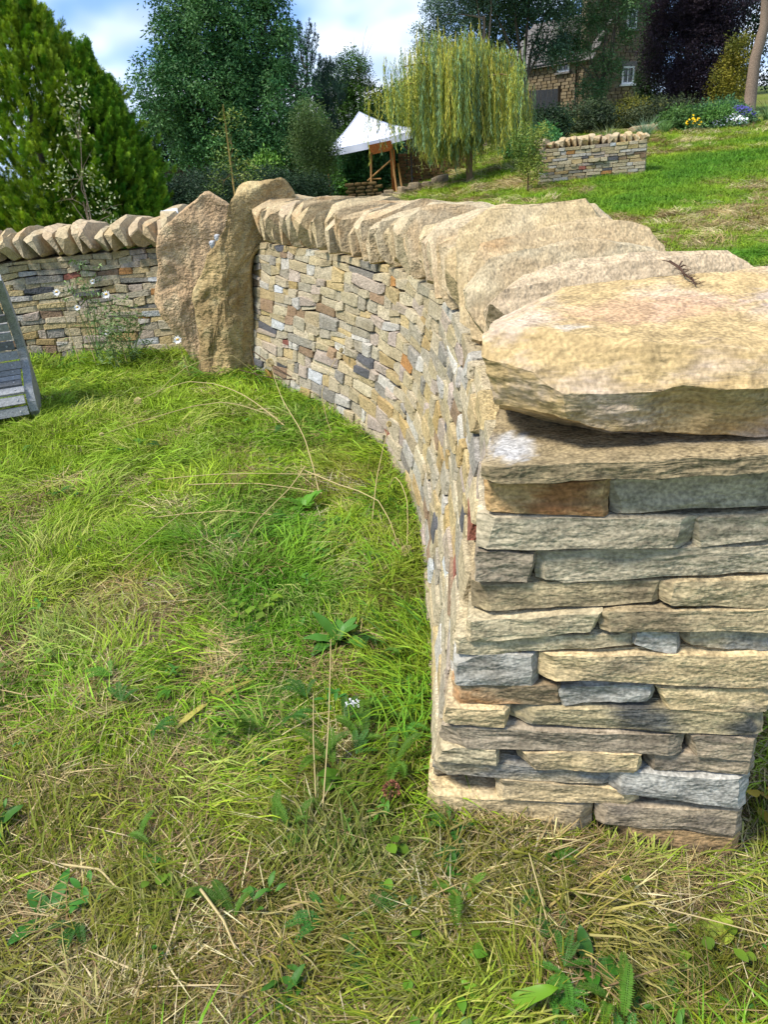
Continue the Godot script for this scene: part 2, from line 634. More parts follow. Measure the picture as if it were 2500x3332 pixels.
func make_view() -> void:
	var cam := Camera3D.new()
	cam.name = "camera"
	cam.fov = 70.0
	cam.near = 0.05
	cam.far = 900.0
	# a phone held at chest height, tipped down 26 degrees and rolled 4.5 degrees
	cam.transform = Transform3D(Basis(Vector3(0.99692, -0.07034, 0.03476), Vector3(0.07846, 0.89372, -0.44171), Vector3(0.0, 0.44307, 0.89649)), Vector3(0, 1.45, 0))
	add_child(cam)
	cam.current = true
	var env := Environment.new()
	var sky := Sky.new()
	var pm := PanoramaSkyMaterial.new()
	pm.panorama = ImageTexture.create_from_image(sky_image())
	pm.energy_multiplier = 1.0
	sky.sky_material = pm
	env.background_mode = Environment.BG_SKY
	env.sky = sky
	env.tonemap_mode = Environment.TONE_MAPPER_LINEAR
	env.tonemap_exposure = 2.6
	env.sdfgi_enabled = true
	env.ssao_enabled = true
	env.ssil_enabled = true
	var we := WorldEnvironment.new()
	we.name = "environment"
	we.environment = env
	add_child(we)
	var sun := DirectionalLight3D.new()
	sun.name = "sun"
	sun.light_energy = 0.75
	sun.light_color = Color(1.0, 0.975, 0.94)
	sun.light_angular_distance = 14.0
	sun.shadow_enabled = true
	add_child(sun)
	sun.look_at_from_position(Vector3.ZERO, Vector3(0.5, -0.84, -0.2), Vector3.UP)

# ---------------------------------------------------------------- the curved dry stone wall
const INNER := [Vector2(0.05, -1.26), Vector2(0.085, -1.6), Vector2(0.115, -2.0), Vector2(0.135, -2.45), Vector2(0.135, -2.8), Vector2(0.1, -3.2), Vector2(0.03, -3.6), Vector2(-0.1, -3.98), Vector2(-0.27, -4.36), Vector2(-0.46, -4.7), Vector2(-0.66, -5.03), Vector2(-0.86, -5.36), Vector2(-0.97, -5.55)]
const LEFTW := [Vector2(-1.25, -6.2), Vector2(-1.6, -6.3), Vector2(-2.0, -6.38), Vector2(-2.5, -6.42), Vector2(-3.0, -6.42), Vector2(-3.6, -6.36), Vector2(-4.2, -6.25)]
const END_STONES := [
	[0.147, 0.879, 0.37, 0.882, 0.149, 0.811, 0.369, 0.808, 1], [0.372, 0.882, 0.735, 0.906, 0.381, 0.806, 0.735, 0.826, 2],
	[0.13, 0.806, 0.538, 0.804, 0.131, 0.731, 0.517, 0.737, 2], [0.526, 0.798, 0.735, 0.814, 0.535, 0.737, 0.735, 0.768, 2],
	[0.125, 0.726, 0.252, 0.723, 0.126, 0.659, 0.224, 0.656, 3], [0.242, 0.723, 0.735, 0.753, 0.246, 0.652, 0.735, 0.687, 2],
	[0.117, 0.649, 0.485, 0.663, 0.118, 0.579, 0.487, 0.615, 0], [0.485, 0.663, 0.735, 0.682, 0.489, 0.615, 0.735, 0.612, 0],
	[0.107, 0.567, 0.37, 0.595, 0.105, 0.511, 0.359, 0.549, 4], [0.37, 0.595, 0.735, 0.611, 0.374, 0.55, 0.735, 0.57, 0],
	[0.082, 0.516, 0.437, 0.541, 0.081, 0.472, 0.439, 0.514, 4], [0.439, 0.544, 0.529, 0.55, 0.444, 0.514, 0.529, 0.493, 5],
	[0.531, 0.55, 0.735, 0.573, 0.534, 0.518, 0.735, 0.506, 6], [0.079, 0.469, 0.252, 0.48, 0.075, 0.4, 0.249, 0.401, 5],
	[0.256, 0.483, 0.735, 0.512, 0.258, 0.425, 0.735, 0.42, 7], [0.07, 0.391, 0.295, 0.4, 0.068, 0.344, 0.297, 0.349, 8],
	[0.297, 0.398, 0.489, 0.411, 0.302, 0.343, 0.493, 0.373, 5], [0.496, 0.409, 0.72, 0.42, 0.52, 0.357, 0.722, 0.363, 7],
	[0.058, 0.34, 0.191, 0.339, 0.052, 0.289, 0.184, 0.294, 7], [0.198, 0.34, 0.709, 0.365, 0.199, 0.296, 0.714, 0.298, 9],
	[0.046, 0.283, 0.561, 0.288, 0.039, 0.222, 0.558, 0.235, 3], [0.57, 0.288, 0.708, 0.292, 0.58, 0.238, 0.711, 0.228, 10],
	[0.039, 0.215, 0.165, 0.218, 0.028, 0.176, 0.165, 0.18, 4], [0.206, 0.22, 0.475, 0.235, 0.22, 0.178, 0.475, 0.182, 7],
	[0.48, 0.234, 0.711, 0.222, 0.495, 0.188, 0.712, 0.188, 10], [0.025, 0.169, 0.414, 0.175, 0.018, 0.13, 0.414, 0.13, 6],
	[0.42, 0.178, 0.708, 0.183, 0.422, 0.117, 0.708, 0.093, 5], [0.015, 0.123, 0.152, 0.127, 0.01, 0.072, 0.149, 0.08, 11],
	[0.158, 0.124, 0.485, 0.116, 0.17, 0.07, 0.478, 0.077, 7], [0.002, 0.064, 0.384, 0.068, -0.001, -0.03, 0.382, -0.05, 7],
	[0.391, 0.072, 0.701, 0.087, 0.399, 0.016, 0.711, -0.001, 10], [0.36, 0.0, 0.42, 0.0, 0.355, -0.06, 0.424, -0.05, 11],
	[0.444, 0.012, 0.711, -0.006, 0.45, -0.05, 0.716, -0.085, 12],
	[0.17, 0.217, 0.2, 0.217, 0.17, 0.182, 0.205, 0.18, 11], [0.3, -0.05, 0.44, -0.045, 0.3, -0.09, 0.44, -0.09, 11], [0.0, -0.028, 0.3, -0.04, 0.0, -0.08, 0.3, -0.09, 11]]

var end_pal := []
var face_pal := []
var cope_pal := []

func make_palettes() -> void:
	end_pal = [[lin(164, 144, 100), lin(134, 116, 82)], [lin(178, 140, 78), lin(150, 96, 38)], [lin(164, 150, 118), lin(140, 128, 100)], [lin(146, 130, 104), lin(122, 108, 86)],
		[lin(172, 156, 116), lin(154, 136, 98)], [lin(158, 154, 142), lin(138, 132, 118)], [lin(166, 148, 112), lin(126, 124, 116)], [lin(188, 162, 108), lin(160, 140, 102)],
		[lin(140, 118, 82), lin(168, 118, 60)], [lin(166, 148, 102), lin(78, 78, 74)], [lin(152, 134, 104), lin(124, 110, 90)], [lin(140, 124, 94), lin(112, 98, 74)], [lin(166, 130, 76), lin(98, 84, 62)]]
	for q in end_pal:
		for i in 2:
			var k: Color = q[i]
			var g := k.get_luminance()
			k = k.lerp(Color(g, g * 0.99, g * 0.92), 0.25)
			q[i] = Color(k.r * 1.62, k.g * 1.6, k.b * 1.55)
	face_pal = [[lin(204, 190, 158), 26], [lin(196, 180, 144), 26], [lin(186, 176, 152), 16], [lin(204, 182, 134), 14], [lin(192, 166, 116), 5], [lin(196, 180, 162), 9], [lin(210, 204, 190), 8],
		[lin(160, 154, 142), 7], [lin(104, 104, 106), 3], [lin(210, 212, 210), 3], [lin(164, 138, 110), 3], [lin(196, 146, 92), 1], [lin(160, 104, 88), 1]]
	cope_pal = [[lin(206, 180, 128), lin(186, 154, 100)], [lin(196, 166, 108), lin(208, 186, 140)], [lin(204, 180, 138), lin(204, 166, 110)], [lin(200, 180, 138), lin(182, 152, 104)], [lin(194, 164, 114), lin(206, 152, 82)], [lin(200, 172, 134), lin(180, 150, 112)]]
	for q in cope_pal:
		for i in 2:
			q[i] = (q[i] as Color).lerp(lin(222, 206, 172), 0.38)

func pick_face() -> Color:
	var t := 0
	for q in face_pal:
		t += q[1]
	var r := rg.randi_range(0, t - 1)
	for q in face_pal:
		r -= q[1]
		if r < 0:
			var k: Color = q[0]
			var s := rf(0.85, 1.12)
			return Color(k.r * s, k.g * s * rf(0.985, 1.005), k.b * s * rf(0.94, 1.0))
	return face_pal[0][0]

# a run of wall: a smooth line of its inner foot; at(s) gives the foot, side(s) the direction into the wall
class Run:
	var pts := []
	var cum := []
	var total := 0.0
	func _init(src: Array):
		var n: int = src.size()
		for i in n - 1:
			for k in 12:
				var t := k / 12.0
				var a: Vector2 = src[maxi(i - 1, 0)]
				var b: Vector2 = src[i]
				var c: Vector2 = src[i + 1]
				var d: Vector2 = src[mini(i + 2, n - 1)]
				pts.append(b.cubic_interpolate(c, a, d, t))
		pts.append(src[n - 1])
		cum.append(0.0)
		for i in range(1, pts.size()):
			total += pts[i].distance_to(pts[i - 1])
			cum.append(total)
	func at(s: float) -> Vector2:
		if s <= 0.0:
			return pts[0] + (pts[0] - pts[1]).normalized() * -s
		for i in range(1, pts.size()):
			if cum[i] >= s:
				return pts[i - 1].lerp(pts[i], (s - cum[i - 1]) / (cum[i] - cum[i - 1]))
		var e: int = pts.size() - 1
		return pts[e] + (pts[e] - pts[e - 1]).normalized() * (s - total)
	func along(s: float) -> Vector2:
		return (at(s + 0.12) - at(s - 0.12)).normalized()

var wall_run: Run
var left_run: Run

# point on a wall's face: s along it, h up, d out of the face; batter leans it in; sgn +1 when the wall body lies to the right of travel
func face_pt(r: Run, s: float, h: float, d: float, sgn: float, batter: float) -> Vector3:
	var p := r.at(s)
	var t := r.along(s)
	var into := Vector2(-t.y, t.x) * sgn
	var q := p + into * (h * batter - d)
	return Vector3(q.x, h, q.y)

# courses of stones on a face; returns [corners, colour, apparent size]
func courses(r: Run, s0: float, s1: float, h0: float, top_a: float, top_b: float, sgn: float, batter: float, len_lo: float, len_hi: float, eye: Vector3, off := 0.0) -> Array:
	var out := []
	var h := h0
	var hs := [h0]
	while h < 0.86:
		h += lerpf(rf(0.05, 0.078), rf(0.034, 0.056), clampf(h / 0.8, 0, 1))
		hs.append(h)
	var last: float = hs[-1]
	for ci in hs.size() - 1:
		var a0: float = (hs[ci] - h0) / (last - h0)
		var a1: float = (hs[ci + 1] - h0) / (last - h0)
		var s := s0 - rf(0.0, 0.1)
		while s < s1 - 0.03:
			var ln := rf(len_lo, len_hi)
			if rg.randf() < 0.25:
				ln *= rf(0.5, 0.75)
			if rg.randf() < 0.12:
				ln *= 1.45
			var e := minf(s + ln, s1)
			if s1 - e < 0.06:
				e = s1
			var b := maxf(s, s0)
			if e - b > 0.03:
				var split := rg.randf() < 0.1 and (a1 - a0) > 0.05
				var lev := [[a0, a1]]
				if split:
					var m := lerpf(a0, a1, rf(0.4, 0.6))
					lev = [[a0, m], [m, a1]]
				for q in lev:
					var gap := rf(0.0, 0.0025)
					var pr := rf(-0.007, 0.009) + off
					var cs := PackedVector3Array()
					cs.resize(8)
					for i in 8:
						var ss_: float = (b + gap) if i & 1 else (e - gap)
						if off < 0.0:
							ss_ = (e - gap) if i & 1 else (b + gap)
						var f: float = q[1] if i & 2 else q[0]
						var hh := h0 + (lerpf(top_a, top_b, (ss_ - s0) / (s1 - s0)) - h0) * f
						hh += (nf.get_noise_2d(ss_ * 4.0, f * 40.0) * 0.03) * (0.0 if f <= 0.0 or f >= 1.0 else 1.0)
						hh += rf(-0.003, 0.003) + (0.0006 if i & 2 else -0.0006)
						var dd := pr + rf(-0.004, 0.004) if i & 4 else (-0.15 if off == 0.0 else off + 0.14)
						cs[i] = face_pt(r, ss_, hh, dd, sgn, batter)
					var mid := face_pt(r, (b + e) / 2.0, lerpf(top_a, top_b, 0.5) * (q[0] + q[1]) / 2.0, 0.0, sgn, batter)
					var t2 := r.along((b + e) / 2.0)
					var nrm := Vector3(t2.y, 0, -t2.x) * sgn
					var v := mid - eye
					out.append([cs, pick_face(), (e - b) * (q[1] - q[0]) * absf(nrm.dot(v.normalized())) / v.length_squared()])
			s = e
	return out

func lay(parent: Node3D, stones: Array, most: int, called: String, rest: String, m: Material, n: Vector3i, dark := 1.0) -> void:
	stones.sort_custom(func(a, b): return a[2] > b[2])
	var st := new_st()
	var left_over := false
	for i in stones.size():
		var c: Color = stones[i][1]
		var cf := rf(0.72, 1.06)
		var c2 := Color(c.r * cf, c.g * cf * rf(0.96, 1.0), c.b * cf * rf(0.84, 1.0))
		var o := {"N": 1, "chips": rg.randi_range(1, 4), "chip_lo": 0.8, "bev_lo": 0.03, "bev_hi": 0.2, "amp": 0.004, "freq": 14.0, "col": c, "col2": c2, "blotch": rf(0.3, 0.7), "bfreq": 9.0}
		if i < most:
			stone_part(parent, called, stones[i][0], n, o, m, i)
		else:
			left_over = true
			o["seed"] = rf(0, 50)
			st.append_from(poly_stone(stones[i][0], o), 0, Transform3D(Basis(), -parent.position))
	if left_over:
		var p := part(parent, rest, st.commit(), m)
		p.set_meta("kind", "stuff")

# one cope stone set on edge across the wall: width across, height, thickness along, lean along
func cope_corners(r: Run, s: float, h: float, half_w: float, ht: float, th: float, lean: float, sgn: float, mid: float, skew := 0.0) -> PackedVector3Array:
	var p := r.at(s)
	var t := r.along(s)
	var into := Vector2(-t.y, t.x) * sgn
	var a3 := Vector3(into.x, 0, into.y)
	var t3 := Vector3(t.x, 0, t.y)
	a3 = (a3 + t3 * skew).normalized()
	var ang := atan(lean)
	var up := (Vector3.UP + t3 * lean).normalized() * (ht / cos(ang)) / 2.0
	var th3 := (t3 - Vector3.UP * lean).normalized() * th / 2.0
	var ctr := Vector3(p.x, h, p.y) + Vector3(into.x, 0, into.y) * mid + up + Vector3(0, th * 0.5 * sin(ang) * 0.8, 0)
	var c := block(ctr, a3 * half_w, up, th3 * -sgn)
	return c

# planes that round a cope's upper edges, in its own unit cube
func arch_cuts() -> Array:
	var r := []
	for sg in [-1.0, 1.0]:
		r.append([Vector3(sg * 0.927, 0.374, rf(-0.15, 0.15)), rf(0.99, 1.06)])
		r.append([Vector3(sg * 0.555, 0.83, rf(-0.3, 0.3)), rf(0.97, 1.08)])
		r.append([Vector3(sg * 0.3, 1.0, rf(-0.35, 0.35)), rf(0.9, 1.02)])
		r.append([Vector3(sg, -0.3, rf(-0.5, 0.5)), rf(0.92, 1.02)])
	return r

func build_main_wall() -> void:
	var eye := Vector3(0, 1.45, 0)
	wall_run = Run.new(INNER)
	var L := wall_run.total
	var w := thing("dry_stone_wall", "curved dry stone wall with a squared near end and large sandstone copes on edge", "stone wall", Vector3(0.3, 0, -2.5))
	# packing of small stone inside the wall
	var st := new_st()
	st.set_smooth_group(-1)
	var prev := []
	var s := 0.1
	while s < L + 0.02:
		var ring := [face_pt(wall_run, s, -0.1, -0.075, 1, 0.178), face_pt(wall_run, s, 0.89, -0.075, 1, 0.178), face_pt(wall_run, s, 0.89, -0.62, 1, 0.03), face_pt(wall_run, s, -0.1, -0.66, 1, 0.0)]
		if prev.size() > 0:
			for k in 4:
				var k2 := (k + 1) % 4
				for v in [prev[k], ring[k], ring[k2], prev[k], ring[k2], prev[k2]]:
					st.add_vertex(v - w.position)
		else:
			for v in [ring[0], ring[2], ring[1], ring[0], ring[3], ring[2]]:
				st.add_vertex(v - w.position)
		prev = ring
		s += 0.12
	for v in [prev[0], prev[1], prev[2], prev[0], prev[2], prev[3]]:
		st.add_vertex(v - w.position)
	part(w, "hearting", st.commit(), M.core)
	# inner face
	var a := courses(wall_run, 0.0, L, -0.04, 0.898, 0.93, 1.0, 0.178, 0.085, 0.25, eye)
	# the first stones behind the end are covered by the quoins of the end face: drop those that start inside them
	var keep := []
	for q in a:
		var c0: PackedVector3Array = q[0]
		var zmax := -9.0
		for v in c0:
			zmax = maxf(zmax, v.z)
		if zmax < -1.30:
			keep.append(q)
	lay(w, keep, 300, "walling_stone", "small_walling_stones", M.stone, Vector3i(4, 3, 2))
	# outer face, out of the camera's sight
	var b := courses(wall_run, 0.25, L, -0.1, 0.9, 0.93, 1.0, 0.0, 0.16, 0.36, eye, -0.74)
	lay(w, b, 0, "walling_stone", "outer_face_stones", M.stone, Vector3i(3, 2, 2))
	# squared end
	var o3 := Vector3(0.05, 0, -1.26)
	var u3 := Vector3(0.98309, 0, 0.18315)
	var n3 := Vector3(-0.18315, 0, 0.98309)
	for i in END_STONES.size():
		var e: Array = END_STONES[i]
		var out := rf(-0.008, 0.01) - (0.05 if e[8] == 11 else 0.0)
		if i == 23 or i == 2:
			out += 0.008
		var dep := rf(0.2, 0.27)
		var cs := PackedVector3Array()
		for k in 8:
			var top := 0 if k & 2 else 4
			var uu: float = e[top + (2 if k & 1 else 0)]
			var hh: float = e[top + (3 if k & 1 else 1)]
			if e[8] != 11:
				# stones reach a touch past the traced edge, which the rounding takes back
				hh += 0.003 if k & 2 else -0.004
				uu += 0.004 if k & 1 else -0.005
			var f := out if k & 4 else -dep
			# lower stones step forward a little, as the end leans back
			cs.append(o3 + u3 * uu + Vector3(0, hh, 0) + n3 * (f - hh * 0.03))
		var pal: Array = end_pal[e[8]]
		var len_: float = absf(e[2] - e[0])
		stone_part(w, "end_stone", cs, Vector3i.ONE, {"N": 9, "chips": rg.randi_range(4, 8), "chip_lo": 0.84, "bev_lo": 0.02, "bev_hi": 0.22, "amp": 0.007, "freq": 7.0, "strata": 2.2, "fine": 0.0022, "bands": 0.34, "col": pal[0], "col2": pal[1], "blotch": 0.5, "bfreq": 5.0}, M.block, i)
	# flat slab under the end cope
	var sl := PackedVector3Array()
	for k in 8:
		var uu := 0.80 if k & 1 else 0.135
		var hh := lerpf(0.884, 0.912, (uu - 0.15) / 0.6) + (0.034 if k & 2 else 0.0)
		var f := 0.012 if k & 4 else -0.5
		if not (k & 1) and not (k & 4):
			uu += 0.05
		sl.append(o3 + u3 * uu + Vector3(0, hh, 0) + n3 * f)
	var slm := Vector3.ZERO
	for v in sl:
		slm += v / 8.0
	stone_part(w, "cover_slab", sl, Vector3i.ONE, {"N": 20, "amp": 0.006, "freq": 9.0, "strata": 1.5, "fine": 0.002, "chips": 5, "chip_lo": 0.9, "bev_lo": 0.01, "bev_hi": 0.06, "bands": 0.25, "marks": [[o3 + u3 * 0.19 + Vector3(0, 0.925, 0) + n3 * -0.09 - slm, Vector3(0.05, 0.03, 0.09), Color(0.62, 0.62, 0.61), 0.8]], "col": lin(166, 148, 112), "col2": lin(186, 170, 140), "blotch": 0.42, "bfreq": 4.0, "smooth": true}, M.block, 0)
	# copes on edge
	var cs2 := 0.50
	var k := 0
	while cs2 < L - 0.2:
		var th := rf(0.07, 0.12)
		if k == 0:
			th = 0.2
		elif k < 6:
			th = rf(0.10, 0.16)
		th = minf(th, L - cs2)
		var lean := clampf(1.05 - 0.25 * cs2, 0.12, 0.85) + rf(-0.12, 0.12) * (1.0 if cs2 < 1.6 else 0.6)
		var hb := lerpf(0.9, 0.935, cs2 / L) + rf(-0.004, 0.006)
		var ht := lerpf(0.275, 0.245, cs2 / L) + rf(-0.065, 0.035)
		var hw := lerpf(0.32, 0.28, cs2 / L) + rf(-0.035, 0.035)
		if k == 0:
			lean = 0.7
			ht = 0.2
			hw = 0.36
		var c := cope_corners(wall_run, cs2 + th * 0.5, hb, hw, ht, th * rf(0.86, 0.99) * cos(atan(lean)), lean, 1.0, lerpf(0.18, 0.125, ss(0.4, 1.7, cs2)) + hw + rf(-0.03, 0.03), rf(-0.16, 0.16))
		var pal: Array = cope_pal[rg.randi_range(0, cope_pal.size() - 1)]
		var cuts := arch_cuts()
		stone_part(w, "cope_stone", c, Vector3i.ONE, {"N": 7 if cs2 < 1.6 else (4 if cs2 < 2.6 else 3), "chips": rg.randi_range(4, 8), "chip_lo": 0.68 if cs2 < 1.6 else 0.76, "bev_lo": 0.02, "bev_hi": 0.3, "cuts": cuts, "amp": 0.009, "freq": 6.0, "strata": 2.0, "axis": 2, "fine": 0.0025, "bands": 0.2, "col": pal[0], "col2": pal[1], "blotch": 0.5, "bfreq": 4.0}, M.cope, k)
		cs2 += th
		k += 1
	# the big end cope
	var eb := PackedVector3Array()
	# a: along the end (left to right), b: up, c: towards the camera
	var ecs := [[0.17, 0.94, -0.5], [0.93, 0.955, -0.52], [0.15, 1.15, -0.42], [0.95, 1.18, -0.5], [0.175, 0.92, -0.05], [0.93, 0.945, -0.08], [0.13, 1.13, -0.03], [0.93, 1.07, 0.05]]
	for q in ecs:
		eb.append(o3 + u3 * q[0] + Vector3(0, q[1], 0) + n3 * q[2])
	var ecuts := [[Vector3(-0.8, 0.0, 0.7), 1.16], [Vector3(-0.5, 0.7, 0.75), 1.2], [Vector3(-0.1, 0.45, 1.0), 1.05], [Vector3(-0.9, 0.6, -0.2), 1.22], [Vector3(-0.7, -0.55, 0.6), 1.16], [Vector3(-0.3, -0.7, 0.8), 1.22]]
	var mid := Vector3.ZERO
	for v in eb:
		mid += v / 8.0
	var edents := []
	for q in [[0.475, 0.95, 0.105, 0.165], [0.70, 0.97, 0.115, 0.17], [0.30, 0.985, 0.17, 0.19], [0.9, 0.97, 0.12, 0.18], [0.39, 1.10, 0.08, 0.085], [0.60, 1.10, 0.10, 0.085], [0.27, 0.90, 0.04, 0.085], [0.3, 1.3, -0.2, 0.165], [0.55, 1.42, -0.25, 0.28], [0.8, 1.35, -0.12, 0.225]]:
		edents.append([o3 + u3 * q[0] + Vector3(0, q[1], 0) + n3 * q[2] - mid, q[3]])
	stone_part(w, "cope_stone", eb, Vector3i.ONE, {"N": 26, "chips": 6, "chip_lo": 0.88, "bev_lo": 0.02, "bev_hi": 0.1, "amp": 0.010, "freq": 5.0, "strata": 1.8, "fine": 0.003, "cuts": ecuts, "dents": edents, "bands": 0.2, "marks": [[o3 + u3 * 0.235 + Vector3(0, 1.105, 0) + n3 * -0.01 - mid, Vector3(0.014, 0.03, 0.035), Color(0.72, 0.68, 0.58), 0.7], [o3 + u3 * 0.45 + Vector3(0, 1.16, 0) + n3 * -0.25 - mid, Vector3(0.2, 0.1, 0.09), lin(206, 160, 134), 0.45], [o3 + u3 * 0.3 + Vector3(0, 1.16, 0) + n3 * -0.15 - mid, Vector3(0.05, 0.05, 0.02), Color(0.72, 0.66, 0.56), 0.6], [o3 + u3 * 0.75 + Vector3(0, 1.16, 0) + n3 * -0.3 - mid, Vector3(0.12, 0.1, 0.07), lin(200, 184, 178), 0.5]], "col": lin(204, 176, 124), "col2": lin(218, 194, 164), "blotch": 0.45, "bfreq": 3.6, "smooth": true, "seed": 7.3}, M.block, k)

func build_left_wall() -> void:
	left_run = Run.new(LEFTW)
	var L := left_run.total
	var w := thing("dry_stone_wall", "farther dry stone wall left of the standing stones, behind the slatted bench", "stone wall", Vector3(-2.6, 0, -6.4))
	var st := new_st()
	st.set_smooth_group(-1)
	var prev := []
	var s := 0.0
	while s < L:
		var ring := [face_pt(left_run, s, -0.1, -0.07, 1, 0.12), face_pt(left_run, s, 0.83, -0.07, 1, 0.12), face_pt(left_run, s, 0.83, -0.5, 1, 0.0), face_pt(left_run, s, -0.1, -0.55, 1, 0.0)]
		if prev.size() > 0:
			for k in 4:
				var k2 := (k + 1) % 4
				for v in [prev[k], ring[k], ring[k2], prev[k], ring[k2], prev[k2]]:
					st.add_vertex(v - w.position)
		prev = ring
		s += 0.2
	part(w, "hearting", st.commit(), M.core)
	var a := courses(left_run, 0.0, L, -0.04, 0.87, 0.79, 1.0, 0.12, 0.1, 0.27, Vector3(0, 1.45, 0))
	lay(w, a, 300, "walling_stone", "small_walling_stones", M.stone, Vector3i(3, 3, 2))
	var cs := -0.05
	var k := 0
	while cs < L:
		var th := rf(0.075, 0.12)
		var hb := lerpf(0.875, 0.795, cs / L)
		var c := cope_corners(left_run, cs + th * 0.5, hb, 0.3 + rf(-0.02, 0.03), 0.235 + rf(-0.055, 0.035), th * 0.93, 0.3 + rf(-0.16, 0.16), 1.0, 0.3 + rf(-0.03, 0.03), rf(-0.2, 0.2))
		var pal: Array = cope_pal[rg.randi_range(0, 5)]
		var cuts := arch_cuts()
		stone_part(w, "cope_stone", c, Vector3i.ONE, {"N": 3, "chips": rg.randi_range(4, 8), "chip_lo": 0.76, "bev_lo": 0.02, "bev_hi": 0.3, "cuts": cuts, "amp": 0.01, "freq": 6.0, "col": pal[0], "col2": pal[1], "blotch": 0.5, "bfreq": 4.0}, M.cope, k)
		cs += th
		k += 1

const SLAB_LINE := [Vector2(-1.08, 1.28), Vector2(-1.03, 1.23), Vector2(-0.94, 1.17), Vector2(-0.93, 1.06), Vector2(-1.0, 0.77), Vector2(-1.08, 0.31), Vector2(-1.14, -0.01), Vector2(-1.18, -0.15), Vector2(-1.4, -0.15), Vector2(-1.42, -0.05), Vector2(-1.46, 0.05), Vector2(-1.48, 0.13), Vector2(-1.53, 0.23), Vector2(-1.56, 0.33), Vector2(-1.61, 0.41), Vector2(-1.64, 0.46), Vector2(-1.645, 0.55), Vector2(-1.62, 0.6), Vector2(-1.58, 0.67), Vector2(-1.545, 0.77), Vector2(-1.53, 0.88), Vector2(-1.52, 0.99), Vector2(-1.45, 1.05), Vector2(-1.34, 1.12), Vector2(-1.19, 1.215)]
const PILLAR_LINE := [Vector2(-0.84, 1.3), Vector2(-0.8, 1.32), Vector2(-0.74, 1.33), Vector2(-0.65, 1.32), Vector2(-0.58, 1.335), Vector2(-0.53, 1.33), Vector2(-0.48, 1.29), Vector2(-0.45, 1.24), Vector2(-0.44, 1.19), Vector2(-0.54, 1.05), Vector2(-0.68, 0.92), Vector2(-0.79, 0.85), Vector2(-0.83, 0.72), Vector2(-0.84, 0.57), Vector2(-0.86, 0.34), Vector2(-0.88, 0.19), Vector2(-0.89, -0.01), Vector2(-0.92, -0.14), Vector2(-1.36, -0.14), Vector2(-1.34, 0.02), Vector2(-1.31, 0.14), Vector2(-1.3, 0.24), Vector2(-1.28, 0.33), Vector2(-1.29, 0.42), Vector2(-1.28, 0.51), Vector2(-1.29, 0.55), Vector2(-1.29, 0.62), Vector2(-1.24, 0.68), Vector2(-1.17, 0.76), Vector2(-1.14, 0.83), Vector2(-1.11, 0.88), Vector2(-1.04, 0.95), Vector2(-0.96, 1.04), Vector2(-0.92, 1.12), Vector2(-0.9, 1.18), Vector2(-0.86, 1.25)]

func build_standing_stones() -> void:
	var a := MeshInstance3D.new()
	var l1 := []
	for v in SLAB_LINE:
		l1.append(v - Vector2(-1.3, 0))
	a.name = numbered("standing_stone")
	a.mesh = boulder(l1, 0.34, 16, {"cuts": [[Vector3(0.12, 0.06, 1).normalized(), 0.12], [Vector3(-0.8, 0.0, 0.6).normalized(), 0.285], [Vector3(-0.45, 0.75, 0.48).normalized(), 0.93], [Vector3(-0.5, -0.3, 0.8).normalized(), 0.09]], "ctr": Vector2(0.02, 0.62), "seed": 4.0, "amp": 0.03, "amp2": 0.010, "ridge": 0.02, "col": lin(222, 190, 146), "col2": lin(206, 174, 132), "col3": lin(232, 210, 166)})
	a.material_override = M.rock
	add_child(a)
	a.position = Vector3(-1.335, 0, -5.98)
	tag(a, "tall upright sandstone slab with a pointed top, left of its pair", "standing stone", "standing stones at the wall's break")
	var b := MeshInstance3D.new()
	var l2 := []
	for v in PILLAR_LINE:
		l2.append(v - Vector2(-1.05, 0))
	b.name = numbered("standing_stone")
	b.mesh = boulder(l2, 0.36, 16, {"cuts": [[Vector3(-0.35, 0.02, 0.93).normalized(), 0.125], [Vector3(0.35, -0.05, 0.93).normalized(), 0.10], [Vector3(-0.75, 0.3, 0.6).normalized(), 0.36], [Vector3(0.0, 0.75, 0.66).normalized(), 0.99]], "ctr": Vector2(0.02, 0.62), "seed": 11.0, "amp": 0.035, "amp2": 0.014, "ridge": 0.035, "col": lin(200, 174, 122), "col2": lin(176, 150, 104), "col3": lin(224, 204, 152)})
	b.material_override = M.rock
	add_child(b)
	b.position = Vector3(-1.035, 0, -5.5)
	tag(b, "upright gnarled brown stone with a blunt knobbly top where the curved wall begins", "standing stone", "standing stones at the wall's break")

